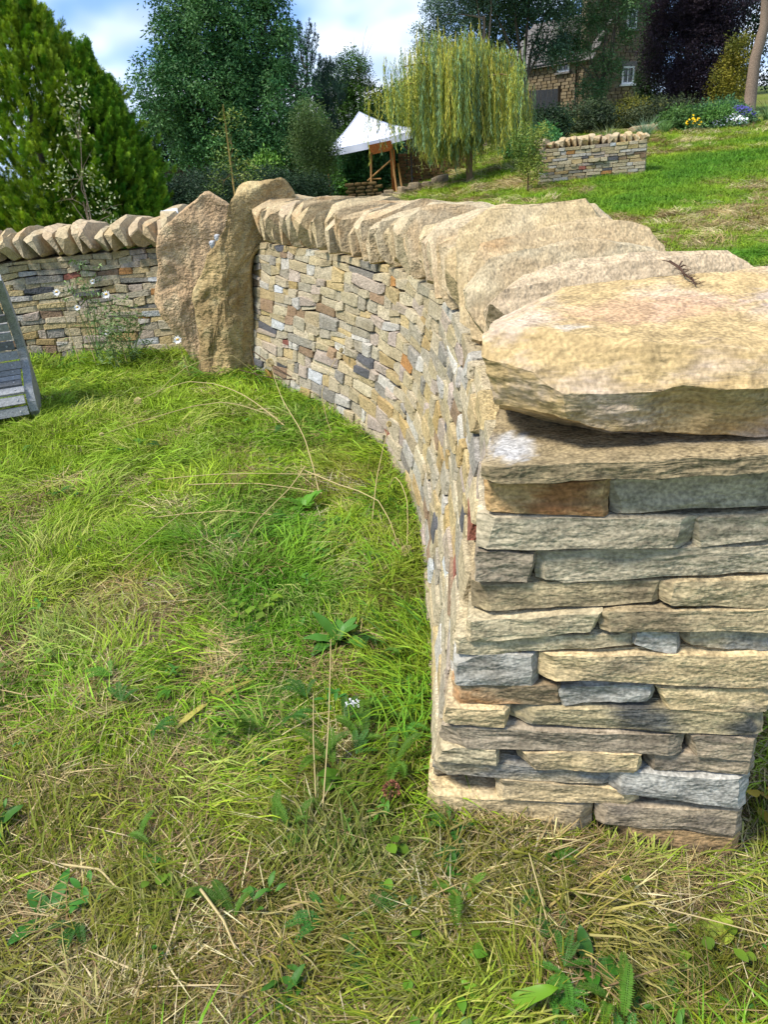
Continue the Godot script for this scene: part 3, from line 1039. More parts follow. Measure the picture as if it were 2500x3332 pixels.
# ---------------------------------------------------------------- ground and grass
# patches seen in the lawn: x, z, radius x, radius z, dryness, tone (0 fresh green, 1 yellow green, 2 olive moss, 3 dark lush)
const PATCHES := [
	[-0.63, -1.11, 0.10, 0.10, 1.0, 1], [-0.44, -1.10, 0.09, 0.07, 0.9, 1], [-1.85, -3.45, 0.45, 0.25, 0.85, 1], [-2.0, -4.8, 0.25, 0.12, 0.9, 1], [-1.04, -2.39, 0.28, 0.2, 0.8, 2], [-0.86, -2.15, 0.2, 0.16, 0.8, 2],
	[-1.6, -4.3, 0.9, 0.8, -0.45, 1], [-2.4, -4.4, 0.7, 0.6, -0.6, 1], [-1.2, -5.0, 1.0, 0.5, -0.35, 1], [-2.6, -5.6, 0.8, 0.5, -0.5, 1], [-0.9, -1.44, 0.4, 0.3, 0.22, 2], [-0.8, -0.95, 0.5, 0.25, 0.3, 2], [-0.5, -0.85, 0.5, 0.2, 0.15, 2],
	[-0.12, -1.15, 0.25, 0.2, -0.55, 3], [-0.12, -1.5, 0.22, 0.3, -0.4, 3], [0.5, -0.85, 0.35, 0.13, -0.35, 3], [0.35, -1.02, 0.5, 0.13, 0.6, 2], [0.1, -1.12, 0.2, 0.14, 0.45, 2], [0.95, -1.1, 0.3, 0.5, 0.5, 2], [-0.42, -1.66, 0.3, 0.25, 0.25, 0],
	[-0.4, -3.0, 0.4, 0.35, -0.4, 0], [-0.5, -2.3, 0.35, 0.3, -0.3, 0], [-0.75, -1.15, 0.16, 0.16, 0.3, 2], [0.02, -2.2, 0.12, 0.7, 0.35, 2], [-0.1, -3.3, 0.25, 0.5, 0.3, 2],
	# the lawn behind: a mown green strip, hay and bare scratches
	[4.7, -12.6, 1.2, 1.1, -0.8, 0], [6.4, -15.1, 1.5, 1.3, -0.85, 0], [8.4, -17.8, 1.8, 1.4, -0.85, 0], [10.4, -20.3, 2.0, 1.5, -0.85, 0], [5.6, -13.8, 1.2, 1.0, -0.7, 0], [7.4, -16.5, 1.4, 1.0, -0.7, 0], [5.2, -10.6, 1.5, 0.9, 0.55, 1], [6.7, -13.0, 1.4, 1.0, 0.7, 1], [4.2, -9.6, 1.0, 0.5, 0.1, 1], [5.3, -9.75, 0.5, 0.25, 1.0, 2], [4.0, -8.2, 1.2, 0.5, -0.4, 0], [7.6, -18.7, 2.2, 0.6, 0.75, 2], [9.4, -20.9, 1.6, 0.5, 0.7, 2], [3.4, -17.5, 1.2, 0.7, 0.4, 2]]

func cover(x: float, z: float) -> Vector2:
	var dry := 0.19 + 0.42 * nf.get_noise_2d(x * 1.6, z * 1.6) + 0.26 * nz.get_noise_2d(x * 6.0 + 40.0, z * 6.0)
	var tone := 0.5 + nf.get_noise_2d(x * 0.9 + 90.0, z * 0.9) * 0.8
	if z < -7.0:
		dry += 0.2
		tone += 0.45
	for p in PATCHES:
		var dx: float = (x - p[0]) / p[2]
		var dz: float = (z - p[1]) / p[3]
		var q := dx * dx + dz * dz
		if q < 6.0:
			var w := exp(-q)
			dry += p[4] * w
			tone = lerpf(tone, p[5], w * 0.9)
	return Vector2(clampf(dry, 0.0, 1.0), clampf(tone, 0.0, 3.0))

func tone_colour(t: float) -> Color:
	var cs := [lin(78, 130, 26), lin(138, 164, 38), lin(104, 102, 34), lin(50, 106, 26)]
	var i := clampi(int(t), 0, 2)
	var a: Color = cs[i]
	return a.lerp(cs[i + 1], clampf(t - i, 0.0, 1.0))

func wall_x(z: float) -> float:
	# inner foot of the curved wall at this depth
	for i in INNER.size() - 1:
		var a: Vector2 = INNER[i]
		var b: Vector2 = INNER[i + 1]
		if z <= a.y and z > b.y:
			return lerpf(a.x, b.x, (z - a.y) / (b.y - a.y))
	return 99.0

func blocked(x: float, z: float) -> bool:
	var wx := wall_x(z)
	if wx < 50.0 and x > wx + 0.02 and x < wx + 0.86:
		return true
	if z <= -1.05 and z > -1.3 and x > 0.05 and x < 0.78 and z < -1.26 + (x - 0.05) * 0.186:
		return true
	if x < -0.9 and x > -1.45 and z < -5.5 and z > -6.0:
		return true
	return x < -1.3 and z < -6.35 and z > -7.0

func blade(st: SurfaceTool, root: Vector3, dir: Vector3, ln: float, wd: float, lift: float, droop: float, col: Color, seg := 3) -> void:
	var p := root
	var side := Vector3(-dir.z, 0, dir.x) * wd * 0.5
	side = side.rotated(dir, rf(-0.9, 0.9))
	var e := lift
	var last_l := p - side
	var last_r := p + side
	for i in range(1, seg + 1):
		var d := dir * cos(e) + Vector3.UP * sin(e)
		p += d * (ln / seg)
		e -= droop / seg
		var w := 1.0 - pow(float(i) / seg, 2.0)
		var l := p - side * w
		var r := p + side * w
		st.set_color(col)
		if i == seg:
			for v in [last_l, p, last_r]:
				st.add_vertex(v)
		else:
			for v in [last_l, l, last_r, last_r, l, r]:
				st.add_vertex(v)
		last_l = l
		last_r = r

func tuft(n: int, rad: float, l0: float, l1: float, w: float, lift0: float, lift1: float, droop0: float, droop1: float, spread: float, dry := 0.0) -> ArrayMesh:
	var st := new_st()
	st.set_smooth_group(-1)
	for i in n:
		var a := rf(0, TAU)
		var r := rad * sqrt(rg.randf())
		var heading := rf(-spread, spread)
		var d := Vector3(cos(heading), 0, sin(heading))
		var v := rf(0.7, 1.25)
		var k := Color(v, v * rf(0.94, 1.04), v * rf(0.7, 1.1))
		if rg.randf() < dry:
			k = Color(v * 1.9, v * 1.1, v * 3.4)
		blade(st, Vector3(cos(a) * r, -0.005, sin(a) * r), d, rf(l0, l1), w * rf(0.55, 1.8), rf(lift0, lift1), rf(droop0, droop1), k)
	return done(st, false)

func build_ground() -> void:
	var xs := []
	var zs := []
	var v := 0.0
	var stp := 0.07
	while v < 420.0:
		xs.append(v)
		if v > 0.0:
			xs.append(-v)
		v += stp
		if v > 3.5:
			stp *= 1.12
	xs.sort()
	v = 2.0
	stp = 0.07
	while v > -420.0:
		zs.append(v)
		v -= stp
		if v < -7.0:
			stp *= 1.06
	zs.push_front(6.0)
	zs.push_front(40.0)
	var P := PackedVector3Array()
	var K := PackedColorArray()
	var I := PackedInt32Array()
	var soil := lin(66, 55, 36)
	var hay := lin(160, 140, 96)
	for z in zs:
		for x in xs:
			var y := gy(x, z)
			var k := Color(0.1, 0.14, 0.03)
			if absf(x) < 30.0 and z > -45.0:
				y += nz.get_noise_2d(x * 4.0, z * 4.0) * 0.012 + nf.get_noise_2d(x * 1.1, z * 1.1) * 0.02 - 0.012
				var c := cover(x, z)
				k = tone_colour(c.y).lerp(hay, c.x * 0.8)
				var under := 0.72 if z > -7.0 else 0.3
				k = k.lerp(soil, under)
				var f := 1.0 + 0.5 * nz.get_noise_2d(x * 25.0, z * 25.0)
				k = Color(k.r * f, k.g * f, k.b * f)
			P.append(Vector3(x, y, z))
			K.append(k)
	var w: int = xs.size()
	for j in zs.size() - 1:
		for i in w - 1:
			var q: int = j * w + i
			I.append_array([q, q + w + 1, q + w, q, q + 1, q + w + 1])
	var arr := []
	arr.resize(Mesh.ARRAY_MAX)
	arr[Mesh.ARRAY_VERTEX] = P
	arr[Mesh.ARRAY_COLOR] = K
	arr[Mesh.ARRAY_INDEX] = I
	var st := SurfaceTool.new()
	st.create_from_arrays(arr)
	st.generate_normals()
	var o := part(self, "ground", st.commit(), M.soil)
	o.set_meta("kind", "structure")
	o.set_meta("label", "rough sloping ground under the mown grass")

func tint(c: Color, lo := 0.75, hi := 1.25) -> Color:
	var f := rf(lo, hi)
	return Color(c.r * f * rf(0.92, 1.08), c.g * f, c.b * f * rf(0.85, 1.15))

func build_grass() -> void:
	var kinds := []
	for i in 3:
		kinds.append(tuft(115, 0.09, 0.03, 0.08, 0.0030, 0.35, 1.35, 0.3, 1.6, PI, 0.16))            # turf
	for i in 3:
		kinds.append(tuft(70, 0.085, 0.08, 0.17, 0.0034, 0.25, 1.0, 0.9, 1.9, 0.7, 0.2))              # flopped blades
	for i in 3:
		kinds.append(tuft(80, 0.1, 0.04, 0.16, 0.0021, -0.02, 0.28, -0.1, 0.4, PI))            # cut straw
	for i in 2:
		kinds.append(tuft(90, 0.075, 0.015, 0.04, 0.0042, 0.2, 1.3, 0.0, 1.0, PI))               # moss and clover low in the sward
	var X := []
	var C := []
	for k in kinds.size():
		X.append([])
		C.append([])
	var straws := [lin(180, 162, 112), lin(160, 140, 94), lin(128, 106, 72), lin(200, 186, 140)]
	# near lawn
	var n := 0
	while n < 9500:
		n += 1
		var z := -0.6 - 6.0 * pow(rg.randf(), 1.35)
		var half := 0.55 - z * 0.56
		var x := rf(-half, minf(half, 1.5))
		if blocked(x, z):
			continue
		var near: float = clampf((-z - 0.6) / 6.0, 0.0, 1.0)
		var cv := cover(x, z)
		var t := rg.randf()
		var kind := 0
		var col := Color.WHITE
		var lush := clampf(nf.get_noise_2d(x * 2.2 - 30.0, z * 2.2) * 1.4 + 0.6, 0.0, 1.0)
		if t < cv.x * 0.56 + 0.05:
			kind = 6 + rg.randi_range(0, 2)
			col = tint(straws[rg.randi_range(0, 3)], 0.65, 1.15)
		elif t < cv.x * 0.56 + 0.05 + 0.42 * lush:
			kind = 3 + rg.randi_range(0, 2)
			col = tint(tone_colour(cv.y).lerp(straws[0], 0.35 if rg.randf() < 0.3 else 0.0), 0.7, 1.3)
		elif rg.randf() < 0.25:
			kind = 9 + rg.randi_range(0, 1)
			col = tint(tone_colour(cv.y), 0.6, 1.2)
		else:
			kind = rg.randi_range(0, 2)
			col = tint(tone_colour(cv.y), 0.65, 1.3)
		var sc := rf(0.75, 1.25) * lerpf(0.9, 1.35, near)
		var yaw := rf(0, TAU)
		if kind >= 3 and kind < 6:
			yaw = nf.get_noise_2d(x * 1.3, z * 1.3 + 50.0) * 6.0 + rf(-0.5, 0.5)
		var b := Basis(Vector3.UP, yaw).scaled(Vector3(sc, sc * rf(0.8, 1.2), sc))
		var y := gy(x, z) + nz.get_noise_2d(x * 4.0, z * 4.0) * 0.012 + nf.get_noise_2d(x * 1.1, z * 1.1) * 0.02 - 0.012
		if kind >= 6 and kind < 9:
			y += rf(0.004, 0.03)
		X[kind].append(Transform3D(b, Vector3(x, y, z)))
		C[kind].append(col)
	# the same lawn going on to either side, out of the frame
	for i in 5200:
		var z := rf(-8.5, 0.6)
		var x := rf(-4.8, 5.5)
		var hw := 0.5 - z * 0.56
		if blocked(x, z) or (x > -hw and x < minf(hw, 1.4) and z < -0.6 and z > -6.5):
			continue
		var cv := cover(x, z)
		var kind := rg.randi_range(0, 5)
		var col := tint(tone_colour(cv.y), 0.7, 1.25)
		if rg.randf() < cv.x * 0.5:
			kind = 6 + rg.randi_range(0, 2)
			col = tint(straws[rg.randi_range(0, 3)], 0.65, 1.1)
		var sc := rf(1.5, 2.2)
		X[kind].append(Transform3D(Basis(Vector3.UP, rf(0, TAU)).scaled(Vector3(sc, sc * 0.7, sc)), ground(x, z)))
		C[kind].append(col)
	# longer grass along the feet of the walls and stones
	for i in 420:
		var z := rf(-6.3, -1.2)
		var x := wall_x(z)
		var q := rg.randf()
		if q < 0.3 or x > 50.0:
			x = rf(-3.2, -1.0)
			z = -6.3 + rf(-0.05, 0.25) if rg.randf() < 0.75 else -5.45 + rf(-0.1, 0.2)
		else:
			x -= absf(rg.randfn(0.0, 0.06)) - 0.01
		if blocked(x, z):
			continue
		var kind := 3 + rg.randi_range(0, 2) if rg.randf() < 0.6 else 6 + rg.randi_range(0, 2)
		var sc := rf(0.8, 1.4) if z > -5.2 else rf(1.0, 1.9)
		var col := tint(tone_colour(rf(0.0, 1.6)), 0.6, 1.2) if kind < 6 else tint(straws[rg.randi_range(0, 3)], 0.6, 1.0)
		X[kind].append(Transform3D(Basis(Vector3.UP, rf(0, TAU)).scaled(Vector3(sc, sc, sc)), Vector3(x, gy(x, z), z)))
		C[kind].append(col)
	# the lawn behind the wall
	n = 0
	while n < 7500:
		n += 1
		var z := -6.6 - 19.0 * pow(rg.randf(), 1.3)
		var x := rf(1.0, 2.0 - z * 0.56)
		if z > -10.0 and x < 1.8:
			continue
		var cv := cover(x, z)
		var kind := rg.randi_range(0, 2)
		var col := tint(tone_colour(cv.y), 0.7, 1.25)
		if rg.randf() < cv.x * 0.85:
			kind = 3 + rg.randi_range(0, 2) if rg.randf() < 0.5 else 6 + rg.randi_range(0, 2)
			col = tint(straws[rg.randi_range(0, 3)], 0.75, 1.15)
		var sc := rf(1.1, 1.7) * lerpf(1.0, 1.9, (-z - 6.6) / 19.0)
		X[kind].append(Transform3D(Basis(Vector3.UP, rf(0, TAU)).scaled(Vector3(sc, sc * 0.75, sc)), ground(x, z)))
		C[kind].append(col)
	var names := ["turf_grass", "turf_grass", "turf_grass", "flopped_grass", "flopped_grass", "flopped_grass", "cut_straw", "cut_straw", "cut_straw", "low_moss", "low_moss"]
	var labels := {"turf_grass": "short green turf blades of the mown lawn", "flopped_grass": "longer grass blades flopped over in the lawn", "cut_straw": "dry cut straw lying on the lawn", "low_moss": "low mossy growth between the grass blades"}
	for k in kinds.size():
		var o := many(self, numbered(names[k]), kinds[k], M.grass if k < 6 or k > 8 else M.straw, X[k], C[k])
		o.set_meta("kind", "stuff")
		tag(o, labels[names[k]], "grass" if k < 6 else ("straw" if k < 9 else "moss"), "lawn cover")

# small broad leaves of weeds scattered through the near sward: too many to tell apart
func build_low_weeds() -> void:
	var meshes := []
	for i in 3:
		var st := new_st()
		for k in 5 + i * 2:
			var b := Basis(Vector3.UP, rf(0, TAU)).scaled(Vector3.ONE * rf(0.7, 1.2))
			var a := rf(0, TAU)
			st.append_from(leaf_blade(0.03 + 0.012 * i, 0.016, rf(0.1, 0.9), rf(0.2, 1.0), 0.3), 0, Transform3D(b, Vector3(cos(a) * 0.03, rf(0.01, 0.035), sin(a) * 0.03)))
		meshes.append(st.commit())
	var fs := new_st()
	for k in 4:
		fs.append_from(frond(rf(0.05, 0.085), 14), 0, Transform3D(Basis(Vector3.UP, rf(0, TAU)), Vector3(0, 0.01, 0)))
	meshes.append(fs.commit())
	var X := [[], [], [], []]
	var C := [[], [], [], []]
	var n := 0
	while n < 420:
		n += 1
		var z := -0.7 - 3.6 * pow(rg.randf(), 1.5)
		var half := 0.5 - z * 0.5
		var x := rf(-half, minf(half, 1.2))
		var want := 0.25 + 0.9 * nf.get_noise_2d(x * 2.0 + 12.0, z * 2.0) + 0.8 * exp(-pow((x + 0.1) / 0.3, 2.0) - pow((z + 1.4) / 0.5, 2.0)) + 0.8 * exp(-pow((x - 0.4) / 0.5, 2.0) - pow((z + 0.85) / 0.16, 2.0))
		if blocked(x, z) or rg.randf() > want:
			continue
		var k := rg.randi_range(0, 3) if rg.randf() < 0.6 else 3
		var sc := rf(0.4, 0.85) if k < 3 else rf(0.8, 1.3)
		X[k].append(Transform3D(Basis(Vector3.UP, rf(0, TAU)).scaled(Vector3.ONE * sc), ground(x, z) + Vector3(0, rf(0.0, 0.02), 0)))
		C[k].append(tint(lin(78, 124, 34).lerp(lin(52, 100, 34), rg.randf()), 0.55, 1.1))
	for k in 4:
		var o := many(self, numbered("low_weeds"), meshes[k], M.leaf, X[k], C[k])
		o.set_meta("kind", "stuff")
		tag(o, "small broad weed leaves scattered through the near lawn", "weeds", "lawn cover")

# ---------------------------------------------------------------- trees, shrubs and plants behind
func leaf_quad(st: SurfaceTool, p: Vector3, d: Vector3, s: Vector3, ln: float, wd: float, col: Color) -> void:
	var m := p + d * ln * 0.45
	var e := p + d * ln
	var up := d.cross(s).normalized() * wd * 0.18
	st.set_color(col)
	for v in [p, m - s * wd * 0.5 + up, e, p, e, m + s * wd * 0.5 + up]:
		st.add_vertex(v)

func rdir() -> Vector3:
	var y := rf(-1, 1)
	var a := rf(0, TAU)
	var r := sqrt(1.0 - y * y)
	return Vector3(r * cos(a), y, r * sin(a))

# a ball of leaves on short twigs; droop turns them down
func leaf_ball(n: int, rad: float, ln: float, wd: float, droop: float, vary := 0.25) -> ArrayMesh:
	var st := new_st()
	st.set_smooth_group(-1)
	for i in n:
		var p := rdir() * rad * pow(rg.randf(), 0.45)
		var d := (rdir() + Vector3(0, -droop, 0) + p.normalized() * 0.5).normalized()
		var s := d.cross(rdir()).normalized()
		var v := rf(1.0 - vary, 1.0 + vary)
		leaf_quad(st, p, d, s, ln * rf(0.7, 1.25), wd * rf(0.7, 1.2), Color(v, v, v * rf(0.8, 1.1)))
	return done(st, false)

# a flat spray of scale leaves, pointing along +y
func spray(n: int, ln: float) -> ArrayMesh:
	var st := new_st()
	st.set_smooth_group(-1)
	for i in n:
		var t := float(i) / n
		var a := rf(-1.0, 1.0) * (1.05 - t * 0.6)
		var base := Vector3(0, t * ln * 0.75, 0)
		var d := Vector3(sin(a), cos(a), rf(-0.8, 0.8)).normalized()
		var s := d.cross(Vector3(0, 0, 1)).normalized()
		var v := rf(0.75, 1.25)
		var l := ln * rf(0.28, 0.5)
		leaf_quad(st, base, d, s, l, l * 0.15, Color(v, v, v * 0.9))
		leaf_quad(st, base + d * l * 0.4, (d + Vector3(cos(a), -sin(a), 0) * 0.7).normalized(), s, l * 0.6, l * 0.12, Color(v, v, v * 0.9))
		leaf_quad(st, base + d * l * 0.4, (d - Vector3(cos(a), -sin(a), 0) * 0.7).normalized(), s, l * 0.6, l * 0.12, Color(v, v, v * 0.9))
	return done(st, false)

# a hanging willow shoot, one metre long from its top
func shoot(n: int, ln: float, wd: float) -> ArrayMesh:
	var st := new_st()
	st.set_smooth_group(-1)
	var pts := []
	for i in 6:
		pts.append(Vector3(sin(i * 0.9) * 0.02, -i / 5.0, cos(i * 1.3) * 0.02))
	var rads := [0.004, 0.0035, 0.003, 0.0025, 0.002, 0.001]
	tube(st, pts, rads, 3, Color(0.9, 0.75, 0.5))
	for i in n:
		var t := (i + rg.randf()) / n
		var p := Vector3(sin(t * 4.5) * 0.02, -t, cos(t * 6.5) * 0.02)
		var a := rf(0, TAU)
		var d := Vector3(cos(a) * 0.5, -1.0, sin(a) * 0.5).normalized()
		var v := rf(0.75, 1.3)
		leaf_quad(st, p, d, d.cross(rdir()).normalized(), ln * rf(0.7, 1.2), wd, Color(v, v, v * rf(0.7, 1.2)))
	return done(st, false)

func mix_col(a: Color, b: Color) -> Color:
	return tint(a.lerp(b, rg.randf()), 0.75, 1.25)

func along_y(d: Vector3, roll: float, s: float) -> Basis:
	var y := d.normalized()
	var x := y.cross(Vector3(0.31, 0.2, 0.93)).normalized()
	var z := x.cross(y)
	return Basis(x, y, z) * Basis(Vector3.UP, roll).scaled(Vector3(s, s, s))

func limb(st: SurfaceTool, a: Vector3, b: Vector3, r0: float, r1: float, sag := 0.1, sides := 6) -> void:
	var pts := []
	var rs := []
	var k := a.distance_to(b) * sag
	for i in 6:
		var t := i / 5.0
		var j := Vector3(nz.get_noise_2d(a.x * 9.0 + t * 8.0, b.x * 3.0), 0, nz.get_noise_2d(a.z * 9.0 + t * 8.0, b.z * 5.0 + 40.0)) * k
		pts.append(a.lerp(b, t) + j * sin(t * PI) + Vector3.UP * k * sin(t * PI) * 0.6)
		rs.append(lerpf(r0, r1, t))
	tube(st, pts, rs, sides)

# o: lobes [[centre offset, radii]...], n clusters, mesh, c1, c2, trunk [height, radius], mat, bark, gaps, shell
func tree(called: String, label: String, cat: String, at: Vector3, o: Dictionary, group := "") -> Node3D:
	var t := thing(called, label, cat, at, group)
	var th: Array = o["trunk"]
	var st := new_st()
	st.set_smooth_group(0)
	var top := Vector3(o.get("lean", 0.0), th[0], 0)
	limb(st, Vector3(0, -0.15, 0), top, th[1], th[1] * 0.55, 0.05, 8)
	for q in o["lobes"]:
		var c: Vector3 = q[0]
		limb(st, top * rf(0.55, 1.0), c, th[1] * 0.45, th[1] * 0.12, 0.08)
		for k in o.get("twigs", 2):
			limb(st, c.lerp(top, 0.3), c + rdir() * (q[1] as Vector3) * 0.85, th[1] * 0.16, th[1] * 0.04, 0.08, 4)
	part(t, "trunk", done(st), o.get("bark", M.bark))
	var X := []
	var C := []
	var vol := 0.0
	for q in o["lobes"]:
		var r: Vector3 = q[1]
		vol += pow(r.x * r.y * r.z, 0.667)
	var sd := rf(0, 100)
	for q in o["lobes"]:
		var c: Vector3 = q[0]
		var r: Vector3 = q[1]
		var n := int(o["n"] * pow(r.x * r.y * r.z, 0.667) / vol)
		for i in n:
			var d := rdir()
			var f := pow(rg.randf(), o.get("shell", 0.33))
			f *= 1.0 + 0.28 * nf.get_noise_3d(d.x * 2.5 + c.x * 3.0 + sd, d.y * 2.5 + c.y * 3.0, d.z * 2.5)
			var p := c + d * r * f
			if nz.get_noise_3d(p.x * o.get("gapf", 2.2) + sd, p.y * o.get("gapf", 2.2), p.z * o.get("gapf", 2.2)) < o.get("gaps", -0.25):
				continue
			if p.y < 0.02:
				continue
			var s := rf(0.75, 1.3)
			var b := Basis(Vector3.UP, rf(0, TAU)).scaled(Vector3(s, s, s))
			if o.has("point"):
				b = along_y(d * (1.0 - o["point"]) + Vector3.UP * o["point"], rf(0, TAU), s)
			X.append(Transform3D(b, p))
			var tn := clampf(0.5 + 0.9 * nf.get_noise_3d(p.x * 1.1 + sd, p.y * 1.1, p.z * 1.1) + rf(-0.3, 0.3), 0.0, 1.0)
			C.append(tint((o["c1"] as Color).lerp(o["c2"], tn), 0.8, 1.2))
	var cr := many(t, o.get("crown", "crown"), o["mesh"], o.get("mat", M.leaf), X, C)
	cr.set_meta("kind", "stuff")
	return t

func conifer(label: String, at: Vector3, h: float, rad: float, n: int, c1: Color, c2: Color, mesh: Mesh, leaders: Array) -> void:
	var t := thing("conifer_tree", label, "tree", at, "conifers behind the left wall")
	part(t, "trunk", tube_mesh([Vector3(0, -0.2, 0), Vector3(0.02, h * 0.5, 0), Vector3(0, h * 0.93, 0)], [0.11, 0.07, 0.012], 7), M.bark)
	var X := []
	var C := []
	var sd := rf(0, 90)
	for i in n:
		var v := pow(rg.randf(), 1.25)
		var a := rf(0, TAU)
		var prof := pow(1.0 - v * v, 0.75) * (0.78 + 0.22 * ss(0.0, 0.25, v))
		var lobes := 1.0 + 0.34 * nf.get_noise_3d(cos(a) * 3.2 + sd, v * 3.2, sin(a) * 3.2) + 0.2 * nz.get_noise_3d(cos(a) * 6.0, v * 9.0 + sd, sin(a) * 6.0)
		var r := rad * prof * lobes * pow(rg.randf(), 0.22)
		var p := Vector3(cos(a) * r, 0.05 + v * h * (1.0 + 0.06 * lobes), sin(a) * r)
		var d := Vector3(cos(a) * 0.75, 0.75 + v * 0.5, sin(a) * 0.75) + rdir() * 0.35
		X.append(Transform3D(along_y(d, rf(0, TAU), rf(0.5, 1.05)), p))
		C.append(mix_col(c1, c2))
	# leaders: pointed flames that rise out of the mass
	for q in leaders:
		for i in 210:
			var f := rg.randf()
			var a := rf(0, TAU)
			var r := rad * 0.27 * (1.0 - f) * sqrt(rg.randf()) + 0.02
			X.append(Transform3D(along_y(Vector3(cos(a) * 0.35, 1, sin(a) * 0.35), rf(0, TAU), rf(0.6, 1.1)), q + Vector3(cos(a) * r, (f - 0.72) * h * 0.3, sin(a) * r)))
			C.append(mix_col(c1, c2))
	var cr := many(t, "crown", mesh, M.leaf, X, C)
	cr.set_meta("kind", "stuff")

func build_trees() -> void:
	var sp := spray(40, 0.2)
	conifer("broad yellow-green conifer at the left edge behind the wall", ground(-5.1, -13.4), 3.75, 1.75, 9000, lin(70, 116, 26), lin(170, 190, 54), sp, [Vector3(0.75, 2.9, 0.3), Vector3(-0.5, 3.4, 0.2), Vector3(0.3, 3.5, 0)])
	conifer("lower bushy green conifer growing into the broad one's right side", ground(-4.1, -13.1), 2.75, 0.95, 4800, lin(58, 110, 28), lin(140, 174, 50), sp, [Vector3(0.15, 2.85, 0), Vector3(0.4, 2.4, 0.1), Vector3(-0.3, 2.6, 0)])
	var cherry := leaf_ball(36, 0.27, 0.10, 0.042, 0.9)
	var small := leaf_ball(34, 0.22, 0.075, 0.035, 0.1)
	var tiny := leaf_ball(44, 0.2, 0.05, 0.02, 0.1)
	var broad := leaf_ball(22, 0.22, 0.12, 0.07, 0.3)
	var needle := spray(12, 0.3)
	tree("broadleaf_tree", "large dark green drooping-leaved tree left of centre", "tree", ground(-3.6, -25.0), {"trunk": [1.6, 0.22], "lobes": [[Vector3(-0.4, 3.0, 0), Vector3(2.0, 1.6, 1.6)], [Vector3(-1.5, 3.2, 0.3), Vector3(1.3, 1.2, 1.2)], [Vector3(1.2, 2.6, 0.2), Vector3(1.5, 1.5, 1.3)], [Vector3(0.0, 4.6, 0), Vector3(1.7, 1.5, 1.3)], [Vector3(1.0, 4.4, -0.2), Vector3(1.2, 1.5, 1.1)], [Vector3(-1.2, 4.7, 0), Vector3(0.8, 1.2, 0.8)], [Vector3(-0.3, 6.0, 0), Vector3(1.3, 1.1, 1.0)], [Vector3(1.5, 5.6, 0), Vector3(0.4, 0.9, 0.4)], [Vector3(0.2, 1.7, 0.4), Vector3(2.2, 0.8, 1.3)]], "n": 4600, "mesh": cherry, "c1": lin(46, 88, 44), "c2": lin(92, 132, 72), "gaps": -0.08, "gapf": 1.5, "twigs": 4}, "trees behind the fence")
	tree("pine_tree", "dark blue-green pine with upright shoots beside the big broadleaf tree", "tree", ground(-1.6, -27.5), {"trunk": [2.6, 0.16], "lobes": [[Vector3(0, 2.2, 0), Vector3(1.1, 1.0, 1.0)], [Vector3(0.1, 3.5, 0), Vector3(0.85, 0.9, 0.8)], [Vector3(0.25, 4.5, 0), Vector3(0.4, 0.65, 0.4)], [Vector3(0.9, 3.3, 0), Vector3(0.6, 0.8, 0.6)], [Vector3(-0.4, 4.0, 0), Vector3(0.4, 0.7, 0.4)]], "n": 1500, "mesh": needle, "c1": lin(34, 58, 50), "c2": lin(60, 88, 74), "point": 0.7, "gaps": -0.2}, "trees behind the fence")
	tree("broadleaf_tree", "mid green rounded tree with bare twigs on top, right of the pine", "tree", ground(0.0, -30.0), {"trunk": [1.8, 0.15], "lobes": [[Vector3(0, 2.3, 0), Vector3(1.0, 1.1, 0.9)], [Vector3(0.1, 3.5, 0), Vector3(0.7, 0.9, 0.7)], [Vector3(-0.6, 3.0, 0), Vector3(0.7, 0.9, 0.7)], [Vector3(0.3, 1.4, 0.2), Vector3(1.2, 0.9, 0.9)]], "n": 1300, "mesh": small, "c1": lin(44, 78, 28), "c2": lin(82, 116, 42), "gaps": -0.35}, "trees behind the fence")
	var bare := new_st()
	bare.set_smooth_group(0)
	var bt := thing("bare_topped_tree", "thin pale twiggy tree top showing above the mid green tree", "tree", ground(0.35, -31.0), "trees behind the fence")
	limb(bare, Vector3(0, -0.1, 0), Vector3(0, 3.6, 0), 0.06, 0.03)
	for i in 26:
		var y := rf(2.8, 4.2)
		limb(bare, Vector3(0, minf(y, 3.6), 0), Vector3(rf(-0.55, 0.65), y + rf(0.3, 0.9), rf(-0.3, 0.3)), 0.012, 0.004, 0.1, 3)
	part(bt, "trunk", done(bare), M.twig)
	# tree mass farther off that closes the gaps low down
	for q in [[-11.0, -34.0, 3.0, 2.4, "dark tree far left behind the conifers"], [-7.4, -33.0, 2.6, 2.2, "dark tree behind the left half of the broadleaf tree"], [-2.5, -35.0, 2.6, 1.8, "dark tree deep in shade behind the pine"], [2.6, -36.0, 2.4, 1.7, "dark tree far behind the marquee"], [20.5, -43.0, 3.4, 6.0, "tall green tree far behind the pale trunk"], [16.5, -42.0, 2.8, 6.5, "tall green tree behind the purple tree"], [7.2, -44.0, 2.6, 5.8, "tall dark tree rising behind the slender trees"], [10.0, -46.0, 2.8, 6.2, "tall dark tree behind the house's wing"]]:
		tree("background_tree", q[4], "tree", ground(q[0], q[1]), {"trunk": [1.0, 0.15], "lobes": [[Vector3(0, q[3] * 0.75, 0), Vector3(q[2], q[3] * 0.8, 1.2)]], "n": 1100, "mesh": broad, "c1": lin(30, 50, 28), "c2": lin(50, 76, 40), "gaps": -0.6, "mat": M.dark_leaf}, "dark trees far behind")
	# willow
	build_willow()
